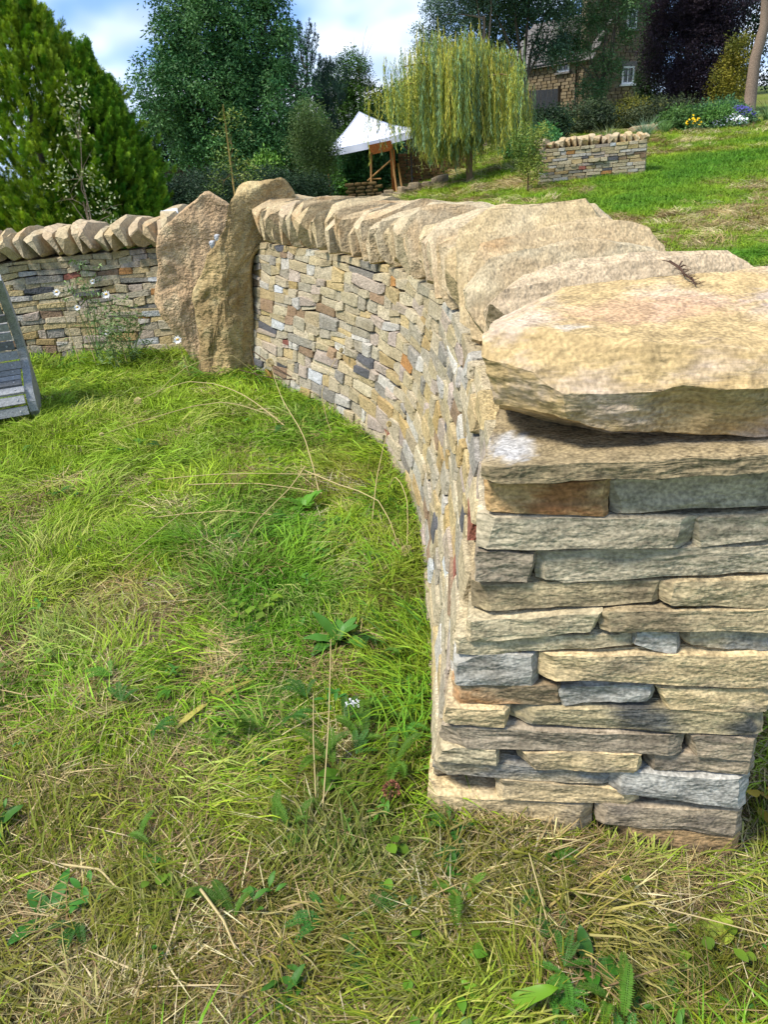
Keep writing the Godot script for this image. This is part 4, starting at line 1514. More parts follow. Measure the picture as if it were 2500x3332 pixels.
	# tall trees in front of the house
	tree("slender_tree", "tall slender grey-green tree with forked trunk in front of the house", "tree", ground(5.9, -28.0), {"trunk": [2.2, 0.13], "lean": -0.25, "lobes": [[Vector3(-0.6, 4.6, 0), Vector3(1.2, 1.5, 1.0)], [Vector3(0.6, 3.9, 0.3), Vector3(1.1, 1.0, 0.8)], [Vector3(-1.6, 4.2, 0), Vector3(0.9, 1.1, 0.8)], [Vector3(0.2, 5.8, 0), Vector3(1.4, 1.0, 1.0)], [Vector3(0.5, 2.5, 0.3), Vector3(0.7, 0.5, 0.5)]], "n": 1250, "mesh": cherry, "c1": lin(40, 62, 44), "c2": lin(72, 100, 70), "gaps": -0.1, "twigs": 4, "bark": M.bark}, "trees by the house")
	tree("slender_tree", "fine-leaved tree whose branches cross the house gable", "tree", ground(8.7, -29.0), {"trunk": [1.6, 0.09], "lobes": [[Vector3(-0.9, 2.9, 0), Vector3(0.9, 0.9, 0.7)], [Vector3(0.5, 3.4, 0), Vector3(1.0, 1.1, 0.7)], [Vector3(-0.2, 4.6, 0), Vector3(1.6, 1.0, 0.9)], [Vector3(1.0, 4.9, 0), Vector3(0.9, 1.0, 0.7)], [Vector3(0.1, 1.8, 0.2), Vector3(0.6, 0.6, 0.4)], [Vector3(-1.3, 2.3, 0.1), Vector3(0.7, 0.5, 0.4)], [Vector3(-0.4, 1.1, 0.2), Vector3(0.7, 0.4, 0.4)]], "n": 1700, "mesh": small, "c1": lin(60, 92, 50), "c2": lin(104, 136, 84), "gaps": -0.12, "twigs": 4}, "trees by the house")
	tree("slender_tree", "pale-barked tall tree behind the willow's crown", "tree", ground(4.3, -27.0), {"trunk": [3.6, 0.08], "lobes": [[Vector3(-0.3, 4.6, 0), Vector3(1.1, 0.9, 0.8)], [Vector3(-1.3, 3.7, 0), Vector3(0.7, 0.8, 0.6)], [Vector3(0.4, 5.4, 0), Vector3(1.0, 0.9, 0.7)], [Vector3(-1.9, 3.0, 0), Vector3(0.45, 0.5, 0.4)]], "n": 820, "mesh": small, "c1": lin(60, 84, 66), "c2": lin(98, 124, 98), "gaps": -0.12, "bark": M.pale_bark}, "trees by the house")
	tree("ivy_column", "dark green ivy-clad column at the right edge of the house", "tree", ground(11.4, -32.0), {"trunk": [3.0, 0.1], "lobes": [[Vector3(0, 1.2, 0), Vector3(0.5, 1.3, 0.5)], [Vector3(0.05, 3.0, 0), Vector3(0.45, 1.3, 0.45)], [Vector3(0.1, 4.8, 0), Vector3(0.5, 1.2, 0.45)]], "n": 800, "mesh": small, "c1": lin(26, 46, 24), "c2": lin(50, 78, 36), "gaps": -0.6}, "trees by the house")
	tree("purple_tree", "large dark purple-leaved tree right of the house", "tree", ground(12.3, -30.5), {"trunk": [1.0, 0.16], "lobes": [[Vector3(0, 2.0, 0), Vector3(1.9, 1.4, 1.2)], [Vector3(-0.5, 3.6, 0), Vector3(1.4, 1.2, 1.1)], [Vector3(0.8, 3.4, 0), Vector3(1.3, 1.1, 1.0)], [Vector3(0, 5.0, 0), Vector3(1.5, 1.2, 1.1)], [Vector3(0.5, 1.0, 0.5), Vector3(1.6, 0.8, 0.8)]], "n": 3600, "mesh": small, "c1": lin(34, 26, 34), "c2": lin(66, 52, 62), "gaps": -0.55, "mat": M.dark_leaf}, "trees by the house")
	# trunk at the right edge with some leaves
	tree("bare_trunk_tree", "pale smooth tree trunk at the right edge above the flower bed", "tree", ground(12.55, -26.0), {"trunk": [4.2, 0.2], "lean": 0.1, "lobes": [[Vector3(0.3, 5.0, 0), Vector3(1.4, 0.7, 1.2)], [Vector3(0.9, 4.2, -0.5), Vector3(0.8, 0.5, 0.6)]], "n": 330, "mesh": broad, "c1": lin(60, 92, 40), "c2": lin(100, 130, 60), "gaps": -0.1, "bark": M.pale_bark}, "trees by the house")
	tree("yellow_shrub", "yellow-green shrub left of the pale trunk", "shrub", ground(13.2, -29.0), {"trunk": [0.5, 0.05], "lobes": [[Vector3(0, 0.9, 0), Vector3(0.7, 0.9, 0.5)], [Vector3(0.2, 1.9, 0), Vector3(0.5, 0.6, 0.4)]], "n": 320, "mesh": small, "c1": lin(92, 98, 34), "c2": lin(150, 140, 50), "gaps": -0.3}, "trees by the house")
	# shrubs along the fence
	var sh := [
		[-6.2, -17.5, 1.0, 0.75, 0.8, lin(38, 58, 40), lin(64, 84, 54), tiny, "grey-green clipped shrub behind the slab's left shoulder"],
		[-4.6, -17.0, 0.95, 0.8, 0.8, lin(40, 62, 46), lin(62, 84, 60), tiny, "feathery dark shrub between the slab and the bamboo cane"],
		[-3.3, -17.2, 0.9, 0.85, 0.8, lin(38, 60, 40), lin(66, 88, 60), tiny, "rounded dark shrub behind the standing stones"],
		[-2.2, -18.0, 0.85, 0.8, 0.7, lin(36, 58, 38), lin(60, 82, 54), tiny, "dark shrub right of the bamboo cane"],
		[-1.3, -18.5, 0.75, 0.65, 0.7, lin(34, 56, 36), lin(58, 80, 48), tiny, "low dark shrub in front of the slatted fence"],
		[-7.4, -23.0, 1.1, 1.5, 0.9, lin(52, 44, 36), lin(70, 62, 46), tiny, "brownish twiggy bush under the broadleaf tree"],
		[-2.4, -21.5, 0.42, 0.95, 0.4, lin(70, 112, 40), lin(132, 168, 66), broad, "bright light-green laurel bush against the fence"],
		[-0.9, -23.0, 0.5, 0.55, 0.4, lin(54, 104, 38), lin(100, 150, 56), broad, "leafy green bush under the olive-leaved tree"],
		[0.1, -23.6, 0.8, 0.8, 0.6, lin(40, 82, 44), lin(74, 122, 66), broad, "white-flowered green bush under the marquee"],
		[0.95, -24.2, 0.4, 0.75, 0.4, lin(38, 80, 42), lin(68, 116, 60), broad, "green bush behind the timber stand"]]
	for q in sh:
		tree("shrub", q[8], "shrub", ground(q[0], q[1]), {"trunk": [q[3] * 0.5, 0.04], "lobes": [[Vector3(0, q[3] * 0.75, 0), Vector3(q[2], q[3] * 0.8, q[4])], [Vector3(q[2] * 0.4, q[3] * 1.05, 0), Vector3(q[2] * 0.5, q[3] * 0.5, q[4] * 0.6)], [Vector3(-q[2] * 0.45, q[3] * 0.95, 0), Vector3(q[2] * 0.45, q[3] * 0.5, q[4] * 0.6)]], "n": 560, "mesh": q[7], "c1": q[5], "c2": q[6], "gaps": -0.45, "crown": "foliage"}, "shrubs along the fence")
	# small olive-leaved tree by the marquee
	tree("olive_tree", "small olive-green fine-leaved tree left of the marquee", "tree", ground(-1.12, -20.4), {"trunk": [0.9, 0.04], "lobes": [[Vector3(0, 1.5, 0), Vector3(0.62, 0.6, 0.5)], [Vector3(0.05, 2.1, 0), Vector3(0.45, 0.5, 0.4)], [Vector3(0.25, 1.1, 0), Vector3(0.45, 0.45, 0.4)], [Vector3(0.3, 1.6, 0), Vector3(0.4, 0.5, 0.4)]], "n": 560, "mesh": tiny, "c1": lin(62, 82, 42), "c2": lin(102, 124, 66), "gaps": -0.3})
	# saplings
	tree("birch_sapling", "thin bare-stemmed sapling with few pale leaves in front of the conifers", "sapling", ground(-3.75, -11.2), {"trunk": [1.1, 0.022], "lean": -0.1, "lobes": [[Vector3(-0.05, 1.5, 0), Vector3(0.4, 0.5, 0.3)], [Vector3(-0.3, 1.15, 0), Vector3(0.35, 0.35, 0.3)], [Vector3(0.1, 2.2, 0), Vector3(0.2, 0.35, 0.2)], [Vector3(0.25, 0.9, 0), Vector3(0.25, 0.3, 0.2)]], "n": 130, "mesh": leaf_ball(7, 0.12, 0.05, 0.03, 0.2), "c1": lin(140, 146, 100), "c2": lin(176, 176, 140), "gaps": 0.0, "bark": M.pale_bark, "twigs": 5})
	var stake := tree("staked_sapling", "young leafy sapling tied to a bamboo cane behind the standing stones", "sapling", ground(-2.2, -14.2), {"trunk": [1.3, 0.015], "lobes": [[Vector3(0.1, 1.9, 0), Vector3(0.26, 0.32, 0.2)], [Vector3(0.05, 1.5, 0), Vector3(0.3, 0.25, 0.2)], [Vector3(0.25, 1.2, 0), Vector3(0.28, 0.25, 0.2)], [Vector3(-0.2, 1.1, 0), Vector3(0.25, 0.2, 0.2)]], "n": 120, "mesh": leaf_ball(12, 0.12, 0.06, 0.03, 0.3), "c1": lin(84, 110, 50), "c2": lin(128, 140, 66), "gaps": -0.15, "bark": M.twig, "twigs": 4})
	part(stake, "cane", tube_mesh([Vector3(0.0, -0.1, 0.05), Vector3(0.01, 1.2, 0.05), Vector3(0.03, 2.32, 0.05)], [0.016, 0.014, 0.012], 6), M.cane)
	# leafy young tree left of the small wall
	tree("young_tree", "young leafy tree with thin red stems at the left end of the small wall", "sapling", ground(3.35, -15.7), {"trunk": [0.4, 0.02], "lobes": [[Vector3(0, 0.75, 0), Vector3(0.34, 0.4, 0.3)], [Vector3(0.05, 0.4, 0), Vector3(0.32, 0.25, 0.3)], [Vector3(0.25, 0.95, 0), Vector3(0.18, 0.22, 0.15)], [Vector3(-0.2, 0.9, 0), Vector3(0.18, 0.25, 0.15)]], "n": 230, "mesh": leaf_ball(14, 0.1, 0.05, 0.022, 0.2), "c1": lin(92, 116, 44), "c2": lin(146, 156, 70), "gaps": -0.3, "bark": M.dark_twig, "twigs": 4})

func build_willow() -> void:
	var t := thing("willow_tree", "weeping willow with yellow-green hanging shoots behind the wall", "tree", ground(2.75, -19.6))
	var st := new_st()
	st.set_smooth_group(0)
	limb(st, Vector3(0, -0.2, 0), Vector3(0.05, 1.9, 0), 0.09, 0.06)
	var X := []
	var C := []
	var heads := []
	for i in 22:
		var a := TAU * i / 22.0 + rf(-0.2, 0.2)
		var r := rf(0.5, 1.75)
		if i % 3 == 0:
			r = rf(1.4, 1.95)
		var y := 3.25 - 1.2 * pow(r / 1.95, 2.0) + rf(-0.4, 0.12)
		var e := Vector3(cos(a) * r * 1.04 - 0.34, y, sin(a) * r * 0.8)
		limb(st, Vector3(0.03, rf(1.3, 1.9), 0), Vector3(0.03, 1.9, 0).lerp(e, 0.84), 0.035, 0.012, 0.28, 5)
		heads.append(e)
	for i in 16:
		var a := rf(0, TAU)
		var r := rf(0.5, 1.6)
		var e := Vector3(cos(a) * r - 0.3, rf(1.5, 2.7), sin(a) * r * 0.8)
		limb(st, Vector3(0.03, rf(1.0, 1.8), 0), Vector3(0.03, 1.6, 0).lerp(e, 0.84), 0.025, 0.01, 0.25, 5)
		heads.append(e)
	part(t, "trunk", done(st), M.twig)
	var sh := []
	for i in 3:
		sh.append(shoot(44, 0.085, 0.012))
	var XS := [[], [], []]
	var CS := [[], [], []]
	var ca := lin(134, 150, 56)
	var cb := lin(196, 192, 88)
	var cc := lin(128, 158, 108)
	for i in 2200:
		var h: Vector3 = heads[rg.randi_range(0, heads.size() - 1)]
		var f := pow(rg.randf(), 0.42)
		var p := Vector3(0.03, minf(2.6, h.y + 0.1), 0).lerp(h, f) + Vector3(rg.randfn(0, 0.16), rg.randfn(0.05, 0.12), rg.randfn(0, 0.16))
		var low := 0.1 + 1.5 * absf(nf.get_noise_2d(p.x * 2.6, p.z * 2.6)) + rf(0.0, 1.7) * rg.randf()
		var ln := clampf(p.y - low, 0.3, 1.7)
		if p.x < -1.2:
			ln = minf(ln, rf(0.6, 1.5))
			if p.z > -0.2 and rg.randf() < 0.2:
				continue
		var k := rg.randi_range(0, 2)
		var tilt := Basis(Vector3(rf(-1, 1), 0, rf(-1, 1)).normalized(), rf(0.0, 0.12))
		XS[k].append(Transform3D(tilt * Basis(Vector3.UP, rf(0, TAU)).scaled(Vector3(1.25, ln, 1.25)), p))
		var c := ca.lerp(cb, rg.randf())
		if rg.randf() < 0.35:
			c = cc
		CS[k].append(tint(c, 0.8, 1.3))
	for k in 3:
		var o := many(t, "hanging_shoots" if k == 0 else "hanging_shoots_%03d" % k, sh[k], M.leaf, XS[k], CS[k])
		o.set_meta("kind", "stuff")

func build_flower_bed() -> void:
	# ornamental grass clumps, leafy perennials and flowers above the small wall
	var og := []
	for i in 2:
		var st := new_st()
		st.set_smooth_group(-1)
		for k in 150:
			var a := rf(0, TAU)
			var v := rf(0.7, 1.3)
			blade(st, Vector3(cos(a) * rf(0, 0.1), 0, sin(a) * rf(0, 0.1)), Vector3(cos(a), 0, sin(a)), rf(0.5, 0.95), 0.014, rf(0.8, 1.5), rf(0.3, 1.2), Color(v, v, v), 4)
		og.append(done(st, false))
	var k := 0
	for q in [[8.0, -22.4, 0.85, lin(120, 146, 110), "silver-green ornamental grass clump just right of the small wall's top"], [6.9, -22.2, 0.8, lin(132, 144, 98), "pale ornamental grass clump behind the small wall"], [13.2, -24.3, 1.25, lin(92, 130, 62), "large arching grass clump at the right edge of the flower bed"], [12.6, -24.8, 1.0, lin(104, 138, 78), "arching grass clump beneath the pale trunk"], [9.0, -23.6, 0.6, lin(100, 134, 66), "small grass clump in the middle of the flower bed"]]:
		var t := thing("ornamental_grass", q[4], "grass clump", ground(q[0], q[1]), "ornamental grasses in the flower bed")
		var m := mat(Color.WHITE, 0.6, true)
		m.albedo_color = (q[3] as Color).linear_to_srgb()
		var o := part(t, "blades", og[k % 2], m)
		o.scale = Vector3.ONE * q[2]
		k += 1
	var small := leaf_ball(30, 0.16, 0.08, 0.04, 0.1)
	var bed := [
		[5.1, -22.5, 0.5, 0.4, lin(56, 104, 56), lin(96, 150, 86), "blue-green leafy shrub behind the small wall's middle"],
		[4.4, -21.6, 0.45, 0.3, lin(62, 110, 52), lin(100, 152, 76), "low green shrub behind the small wall's left half"],
		[5.6, -24.6, 0.9, 0.7, lin(34, 52, 32), lin(58, 80, 46), "dark shrub below the house wall"],
		[7.4, -26.0, 0.9, 0.7, lin(44, 58, 36), lin(74, 88, 56), "dull green shrub at the foot of the gable"],
		[9.2, -27.5, 0.7, 0.6, lin(84, 90, 34), lin(124, 122, 48), "yellowish shrub beneath the gable window"],
		[9.6, -24.4, 0.6, 0.45, lin(54, 86, 40), lin(92, 126, 62), "green perennial clump in front of the pale rocks"],
		[10.6, -24.2, 0.55, 0.42, lin(56, 92, 44), lin(94, 134, 62), "green perennial clump with yellow flowers"],
		[11.3, -25.6, 0.9, 0.5, lin(58, 92, 56), lin(92, 130, 84), "green leafy bank under the purple tree"],
		[9.9, -26.6, 1.2, 0.6, lin(48, 60, 38), lin(80, 88, 56), "brownish bank of plants before the purple tree"]]
	for q in bed:
		tree("perennial", q[6], "plant", ground(q[0], q[1]), {"trunk": [0.15, 0.02], "lobes": [[Vector3(0, q[3] * 0.6, 0), Vector3(q[2], q[3] * 0.75, q[2] * 0.7)], [Vector3(q[2] * 0.5, q[3] * 0.7, 0.1), Vector3(q[2] * 0.5, q[3] * 0.6, q[2] * 0.4)]], "n": 260, "mesh": small, "c1": q[4], "c2": q[5], "gaps": -0.4, "crown": "foliage"}, "plants in the flower bed")
	# flowers: small five-petalled heads in drifts
	var fl := new_st()
	fl.set_smooth_group(-1)
	for i in 5:
		var a := TAU * i / 5.0
		leaf_quad(fl, Vector3.ZERO, Vector3(cos(a), 0.25, sin(a)).normalized(), Vector3(-sin(a), 0, cos(a)), 0.03, 0.026, Color.WHITE)
	var flower := done(fl, false)
	for q in [[11.0, -24.0, 0.55, 0.34, 260, Color(0.85, 0.85, 0.9), "mound of white daisies in the flower bed"], [11.6, -24.6, 0.5, 0.5, 300, lin(88, 84, 150), "drift of blue-violet flowers behind the white daisies"], [9.9, -23.8, 0.22, 0.4, 26, lin(240, 196, 30), "few bright yellow flowers in the flower bed"]]:
		var t := thing("flower_drift", q[6], "flowers", ground(q[0], q[1]), "flowers in the flower bed")
		var X := []
		var C := []
		var GX := []
		var GC := []
		for i in q[4]:
			var a := rf(0, TAU)
			var r := sqrt(rg.randf())
			var p := Vector3(cos(a) * r * q[2], q[3] * (1.0 - 0.5 * r * r) + rf(-0.1, 0.05), sin(a) * r * q[2] * 0.6)
			X.append(Transform3D(Basis(Vector3(1, 0, 0), rf(0.2, 1.1)).scaled(Vector3.ONE * rf(1.0, 1.5)), p))
			C.append(tint(q[5], 0.85, 1.1))
			if i % 3 == 0:
				GX.append(Transform3D(Basis(Vector3.UP, rf(0, TAU)), p - Vector3(0, 0.12, 0)))
				GC.append(mix_col(lin(70, 104, 60), lin(110, 140, 90)))
		many(t, "foliage", small, M.leaf, GX, GC).set_meta("kind", "stuff")
		many(t, "petals", flower, M.petal, X, C).set_meta("kind", "stuff")
	# pale rocks in the bed
	k = 0
	for q in [[8.8, -24.6, 0.5, 0.22, "flat pale rock in the flower bed behind the grass clump"], [9.6, -25.0, 0.45, 0.25, "pale rock to the right of the flat one in the flower bed"], [12.0, -26.0, 0.55, 0.32, "rounded tan boulder below the purple tree"]]:
		var g := ground(q[0], q[1])
		var o := MeshInstance3D.new()
		o.name = numbered("garden_rock")
		o.mesh = hexa(block(Vector3(0, q[3] * 0.4, 0), Vector3(q[2], 0, 0.05), Vector3(0, q[3] * 0.6, 0), Vector3(0, 0, 0.3)), Vector3i(8, 5, 6), {"round": 4.0, "amp": 0.05, "freq": 4.0, "chips": 6, "col": lin(176, 156, 120), "col2": lin(150, 128, 96), "blotch": 0.5, "seed": q[0]})
		o.material_override = M.rock
		add_child(o)
		o.position = g
		tag(o, q[4], "rock", "rocks in the flower bed")

# ---------------------------------------------------------------- small wall, house, fence, marquee, bench
func build_small_wall() -> void:
	var w := thing("dry_stone_wall", "short straight dry stone wall alone on the rising lawn", "stone wall", Vector3(4.6, 0.4, -15.9))
	var r := Run.new([Vector2(5.62, -15.6), Vector2(5.0, -15.75), Vector2(4.3, -15.95), Vector2(3.66, -16.15)])
	var L := r.total
	var n := 0
	var h0 := 0.62
	var core := new_st()
	core.set_smooth_group(-1)
	var ra := []
	for s in [0.04, L - 0.04]:
		ra.append([face_pt(r, s, 0.4, -0.05, 1, 0.0), face_pt(r, s, 1.24, -0.05, 1, 0.0), face_pt(r, s, 1.24, -0.42, 1, 0.0), face_pt(r, s, 0.4, -0.42, 1, 0.0)])
	for k in 4:
		var k2 := (k + 1) % 4
		for v in [ra[0][k], ra[1][k], ra[1][k2], ra[0][k], ra[1][k2], ra[0][k2]]:
			core.add_vertex(v - w.position)
	for e in 2:
		for i in [[0, 1, 2], [0, 2, 3]]:
			for j in i:
				core.add_vertex(ra[e][j] - w.position)
	part(w, "hearting", core.commit(), M.core)
	# courses: bigger stones below, thinner above; courses follow the slope a little
	var hs := [0.45, 0.55, 0.64]
	while hs[-1] < 1.22:
		hs.append(hs[-1] + rf(0.045, 0.075))
	var lastv: float = hs[-1]
	for ci in hs.size() - 1:
		var s := 0.0
		while s < L - 0.02:
			var e := minf(s + rf(0.09, 0.3), L)
			if L - e < 0.07:
				e = L
			var cs := PackedVector3Array()
			var pr := rf(-0.012, 0.012)
			if ci == 7 and s > 0.6 and s < 0.85:
				pr += 0.04
			for i in 8:
				var s_: float = s + 0.004 if i & 1 else e - 0.004
				var h: float = hs[ci + 1] - 0.003 if i & 2 else hs[ci] + 0.003
				h = 0.45 + (h - 0.45) * (lerpf(1.27, 1.22, s_ / L) - 0.45) / (lastv - 0.45)
				cs.append(face_pt(r, s_, h + rf(-0.004, 0.004), pr + 0.01 if i & 4 else -0.12, 1.0, 0.0))
			var c := pick_face()
			stone_part(w, "walling_stone", cs, Vector3i(3, 2, 2), {"N": 1, "amp": 0.006, "freq": 9.0, "chips": 3, "chip_lo": 0.8, "col": c, "col2": Color(c.r * 0.8, c.g * 0.78, c.b * 0.7), "blotch": 0.4}, M.stone, n)
			n += 1
			s = e
	# end faces and back: a few through stones
	n = 0
	for side in 2:
		for ci in hs.size() - 1:
			var base := face_pt(r, -0.01 if side == 0 else L + 0.01, 0, 0.0, 1, 0)
			var t := r.along(0.1 if side == 0 else L - 0.1) * (-1.0 if side == 0 else 1.0)
			var out := Vector3(t.x, 0, t.y)
			var into := Vector3(-r.along(0.5).y, 0, r.along(0.5).x)
			for q in [[0.01, 0.24], [0.245, 0.46]]:
				var c0: Vector3 = base + into * (q[0] + q[1]) * 0.5 + Vector3(0, 0.45 + ((hs[ci] + hs[ci + 1]) * 0.5 - 0.45) * 0.97, 0)
				var cs := block(c0 - out * 0.05, into * (q[1] - q[0]) * 0.5 * (1.0 if side == 1 else -1.0), Vector3(0, (hs[ci + 1] - hs[ci]) * 0.46, 0), out * 0.06)
				var c := pick_face()
				stone_part(w, "end_stone", cs, Vector3i(2, 2, 2), {"round": 7.0, "amp": 0.008, "chips": 2, "col": c, "col2": c, "blotch": 0.3}, M.stone, n)
				n += 1
	n = 0
	var s2 := -0.03
	while s2 < L:
		var th := rf(0.08, 0.13)
		var lean := lerpf(-0.25, 0.3, s2 / L) + rf(-0.12, 0.12)
		var c := cope_corners(r, s2 + th * 0.5, lerpf(1.265, 1.215, s2 / L), 0.25, rf(0.12, 0.2), th * 0.95, lean, 1.0, 0.25, rf(-0.2, 0.2))
		var pal: Array = cope_pal[rg.randi_range(0, 5)]
		stone_part(w, "cope_stone", c, Vector3i(6, 5, 3), {"N": 1, "amp": 0.01, "freq": 8.0, "chips": 6, "chip_lo": 0.7, "cuts": arch_cuts(), "col": pal[0], "col2": pal[1], "blotch": 0.5}, M.cope, n)
		n += 1
		s2 += th

func slab_box(parent: Node3D, called: String, c: Vector3, size: Vector3, m: Material, k := 0, yaw := 0.0) -> MeshInstance3D:
	var o := part(parent, called, box_mesh(size), m, c, k)
	o.rotation.y = yaw
	return o

func build_house() -> void:
	# gable turned to the right of the camera, a lower wing receding to the left
	var base := Vector3(9.75, 1.9, -35.0)
	var h := thing("stone_house", "tan stone house with gable, white-framed windows and lower wing behind the trees", "house", base)
	var ga := Vector3(0.93, 0, -0.37)      # along the gable wall
	var gn := Vector3(0.37, 0, 0.93)
	var wa := Vector3(-0.62, 0, -0.785)    # along the wing wall
	var wn := Vector3(-0.785, 0, 0.62)
	var pal := [lin(146, 130, 102), lin(132, 116, 92), lin(160, 142, 112), lin(118, 104, 84), lin(138, 120, 90)]
	var blocks := []
	for i in 5:
		blocks.append(hexa(block(Vector3.ZERO, Vector3(0.24, 0, 0), Vector3(0, 0.059, 0), Vector3(0, 0, 0.05)), Vector3i(2, 1, 1), {"round": 9.0, "amp": 0.01, "chips": 1, "col": pal[i], "seed": i * 3.0}))
	# mortar walls behind the blocks
	var gw := 3.3
	var a := part(h, "gable_wall", box_mesh(Vector3(gw, 6.4, 0.3)), M.mortar, ga * gw * 0.5 + Vector3(0, 3.0, 0) - gn * 0.19)
	a.basis = Basis(ga, Vector3.UP, gn)
	var ww := 4.2
	var b := part(h, "wing_wall", box_mesh(Vector3(ww, 3.2, 0.3)), M.mortar, wa * ww * 0.5 + Vector3(0, 0.8, 0) - wn * 0.19)
	b.basis = Basis(-wa, Vector3.UP, wn)
	# roof of the wing in stone slates, tilting up and back
	var rf_ := Node3D.new()
	rf_.name = "roof"
	h.add_child(rf_)
	var up := (Vector3.UP * 0.75 - wn * 0.66).normalized()
	var nn := wn * 0.75 + Vector3.UP * 0.66
	var sl := box_mesh(Vector3(0.46, 0.34, 0.04))
	var k := 0
	for row in 9:
		for i in 10:
			var o := part(rf_, "slate", sl, M.slate, wa * (i * 0.44 + (0.22 if row % 2 else 0.0) - 0.3) + Vector3(0, 2.35, 0) + wn * 0.12 + up * row * 0.27 + nn * (0.012 * (row % 2)), k)
			o.basis = Basis(-wa, up, nn) * Basis(Vector3(1, 0, 0), -0.09)
			k += 1
	# gutter and downpipe at the corner
	part(h, "gutter", tube_mesh([wa * 4.2 + Vector3(0, 2.3, 0) + wn * 0.2, wa * 0.02 + Vector3(0, 2.3, 0) + wn * 0.2], [0.06, 0.06], 6), M.pipe)
	part(h, "downpipe", tube_mesh([wa * 0.3 + Vector3(0, 2.3, 0) + wn * 0.15, wa * 0.3 + Vector3(0, -0.4, 0) + wn * 0.15], [0.04, 0.04], 6), M.pipe)
	# blocks, skipping the windows
	var wins := [[ga, gn, 1.92, 1.32, 0.62, 0.66], [ga, gn, 2.0, 3.3, 0.5, 0.7], [wa, wn, 0.75, 1.95, 0.62, 0.6]]
	k = 0
	var extra := new_st()
	for f in 2:
		var al: Vector3 = ga if f == 0 else wa
		var no: Vector3 = gn if f == 0 else wn
		var width: float = gw if f == 0 else ww
		var row := 0
		var y := -0.3
		while y < (5.6 if f == 0 else 2.25):
			var x := 0.02 - (0.25 if row % 2 else 0.0)
			while x < width - 0.05:
				var ln := rf(0.2, 0.42)
				var x0 := maxf(x, 0.0)
				var x1 := minf(x + ln, width)
				var skip := x1 - x0 < 0.06
				for q in wins:
					if q[0] == al and x1 > q[2] - 0.02 and x0 < q[2] + q[4] + 0.02 and y + 0.12 > q[3] and y < q[3] + q[5]:
						skip = true
				if not skip:
					var bs := Basis(al if f == 0 else -al, Vector3.UP, no) * Basis().scaled(Vector3((x1 - x0 - 0.012) / 0.48, 1.0, 1.0))
					var p := al * (x0 + x1) * 0.5 + Vector3(0, y + 0.062, 0) + no * rf(-0.012, 0.012)
					if k < 300 and y > 0.3 and (f == 0 or x0 < 2.6):
						var o := part(h, "stone_block", blocks[rg.randi_range(0, 4)], M.house, p, k)
						o.basis = bs
						k += 1
					else:
						extra.append_from(blocks[rg.randi_range(0, 4)], 0, Transform3D(bs, p))
				x += ln
			y += 0.126
			row += 1
	part(h, "upper_stone_blocks", extra.commit(), M.house).set_meta("kind", "stuff")
	var wi := 0
	for q in wins:
		var al: Vector3 = q[0]
		var no: Vector3 = q[1]
		var c: Vector3 = al * (q[2] + q[4] * 0.5) + Vector3(0, q[3] + q[5] * 0.5, 0)
		var bs := Basis(al if wi < 2 else -al, Vector3.UP, no)
		var win := Node3D.new()
		win.name = "window" if wi == 0 else "window_%03d" % wi
		h.add_child(win)
		win.transform = Transform3D(bs, c)
		var fw := 0.07
		for e in [[Vector3(-q[4] / 2 + fw / 2, 0, 0.03), Vector3(fw, q[5], 0.06)], [Vector3(q[4] / 2 - fw / 2, 0, 0.03), Vector3(fw, q[5], 0.06)], [Vector3(0, q[5] / 2 - fw / 2, 0.032), Vector3(q[4] - 0.14, fw, 0.06)], [Vector3(0, -q[5] / 2 + fw / 2, 0.032), Vector3(q[4] - 0.14, fw, 0.06)], [Vector3(0, 0, 0.02), Vector3(0.035, q[5] - 0.14, 0.05)]]:
			part(win, "frame_bar", box_mesh(e[1]), M.frame, e[0])
		part(win, "pane", box_mesh(Vector3(q[4] - 0.1, q[5] - 0.1, 0.02)), M.glass, Vector3(0, 0, -0.005))
		part(win, "sill", box_mesh(Vector3(q[4] + 0.14, 0.07, 0.14)), M.frame if wi == 0 else M.slate, Vector3(0, -q[5] / 2 - 0.036, 0.07))
		part(win, "lintel", box_mesh(Vector3(q[4] + 0.25, 0.17, 0.11)), M.slate, Vector3(0, q[5] / 2 + 0.087, 0.02))
		wi += 1
	# grey close-boarded fence beside the wing
	var fe := thing("grey_fence_panel", "grey upright-boarded fence panel at the left of the house", "fence", ground(7.1, -31.0))
	for i in 9:
		slab_box(fe, "board", Vector3(-0.52 + i * 0.13, 0.55, rf(-0.004, 0.004)), Vector3(0.12, 1.3, 0.025), M.greywood, i)
	slab_box(fe, "post", Vector3(0.62, 0.55, 0), Vector3(0.1, 1.45, 0.1), M.fence)
	slab_box(fe, "rail", Vector3(0, 0.9, -0.04), Vector3(1.15, 0.08, 0.04), M.greywood)

func build_fence() -> void:
	var f := thing("slatted_fence", "dark upright-slatted timber fence behind the shrubs", "fence", Vector3(-4.0, 0, -25.6))
	var k := 0
	var pk := 0
	var slat := box_mesh(Vector3(0.085, 1.0, 0.02))
	for i in 96:
		var x := -4.3 + i * 0.115
		var z := -1.8 + 0.03 * x * x * 0.2 + i * 0.02
		var y := gy(x - 4.0, z - 25.6)
		var o := part(f, "slat", slat, M.fence, Vector3(x, y + 0.72 + rf(-0.02, 0.02), z), k)
		o.scale.y = 1.45
		o.rotation.z = rf(-0.012, 0.012)
		k += 1
		if i % 16 == 0:
			slab_box(f, "post", Vector3(x + 0.06, y + 0.7, z - 0.07), Vector3(0.1, 1.6, 0.09), M.fence, pk)
			pk += 1
		if i % 16 == 8:
			for hgt in [0.35, 1.1]:
				var rl := slab_box(f, "rail", Vector3(x, y + hgt, z - 0.035), Vector3(1.84, 0.08, 0.04), M.fence, int(i / 8) + (0 if hgt < 0.5 else 50))
				rl.rotation.y = -0.17

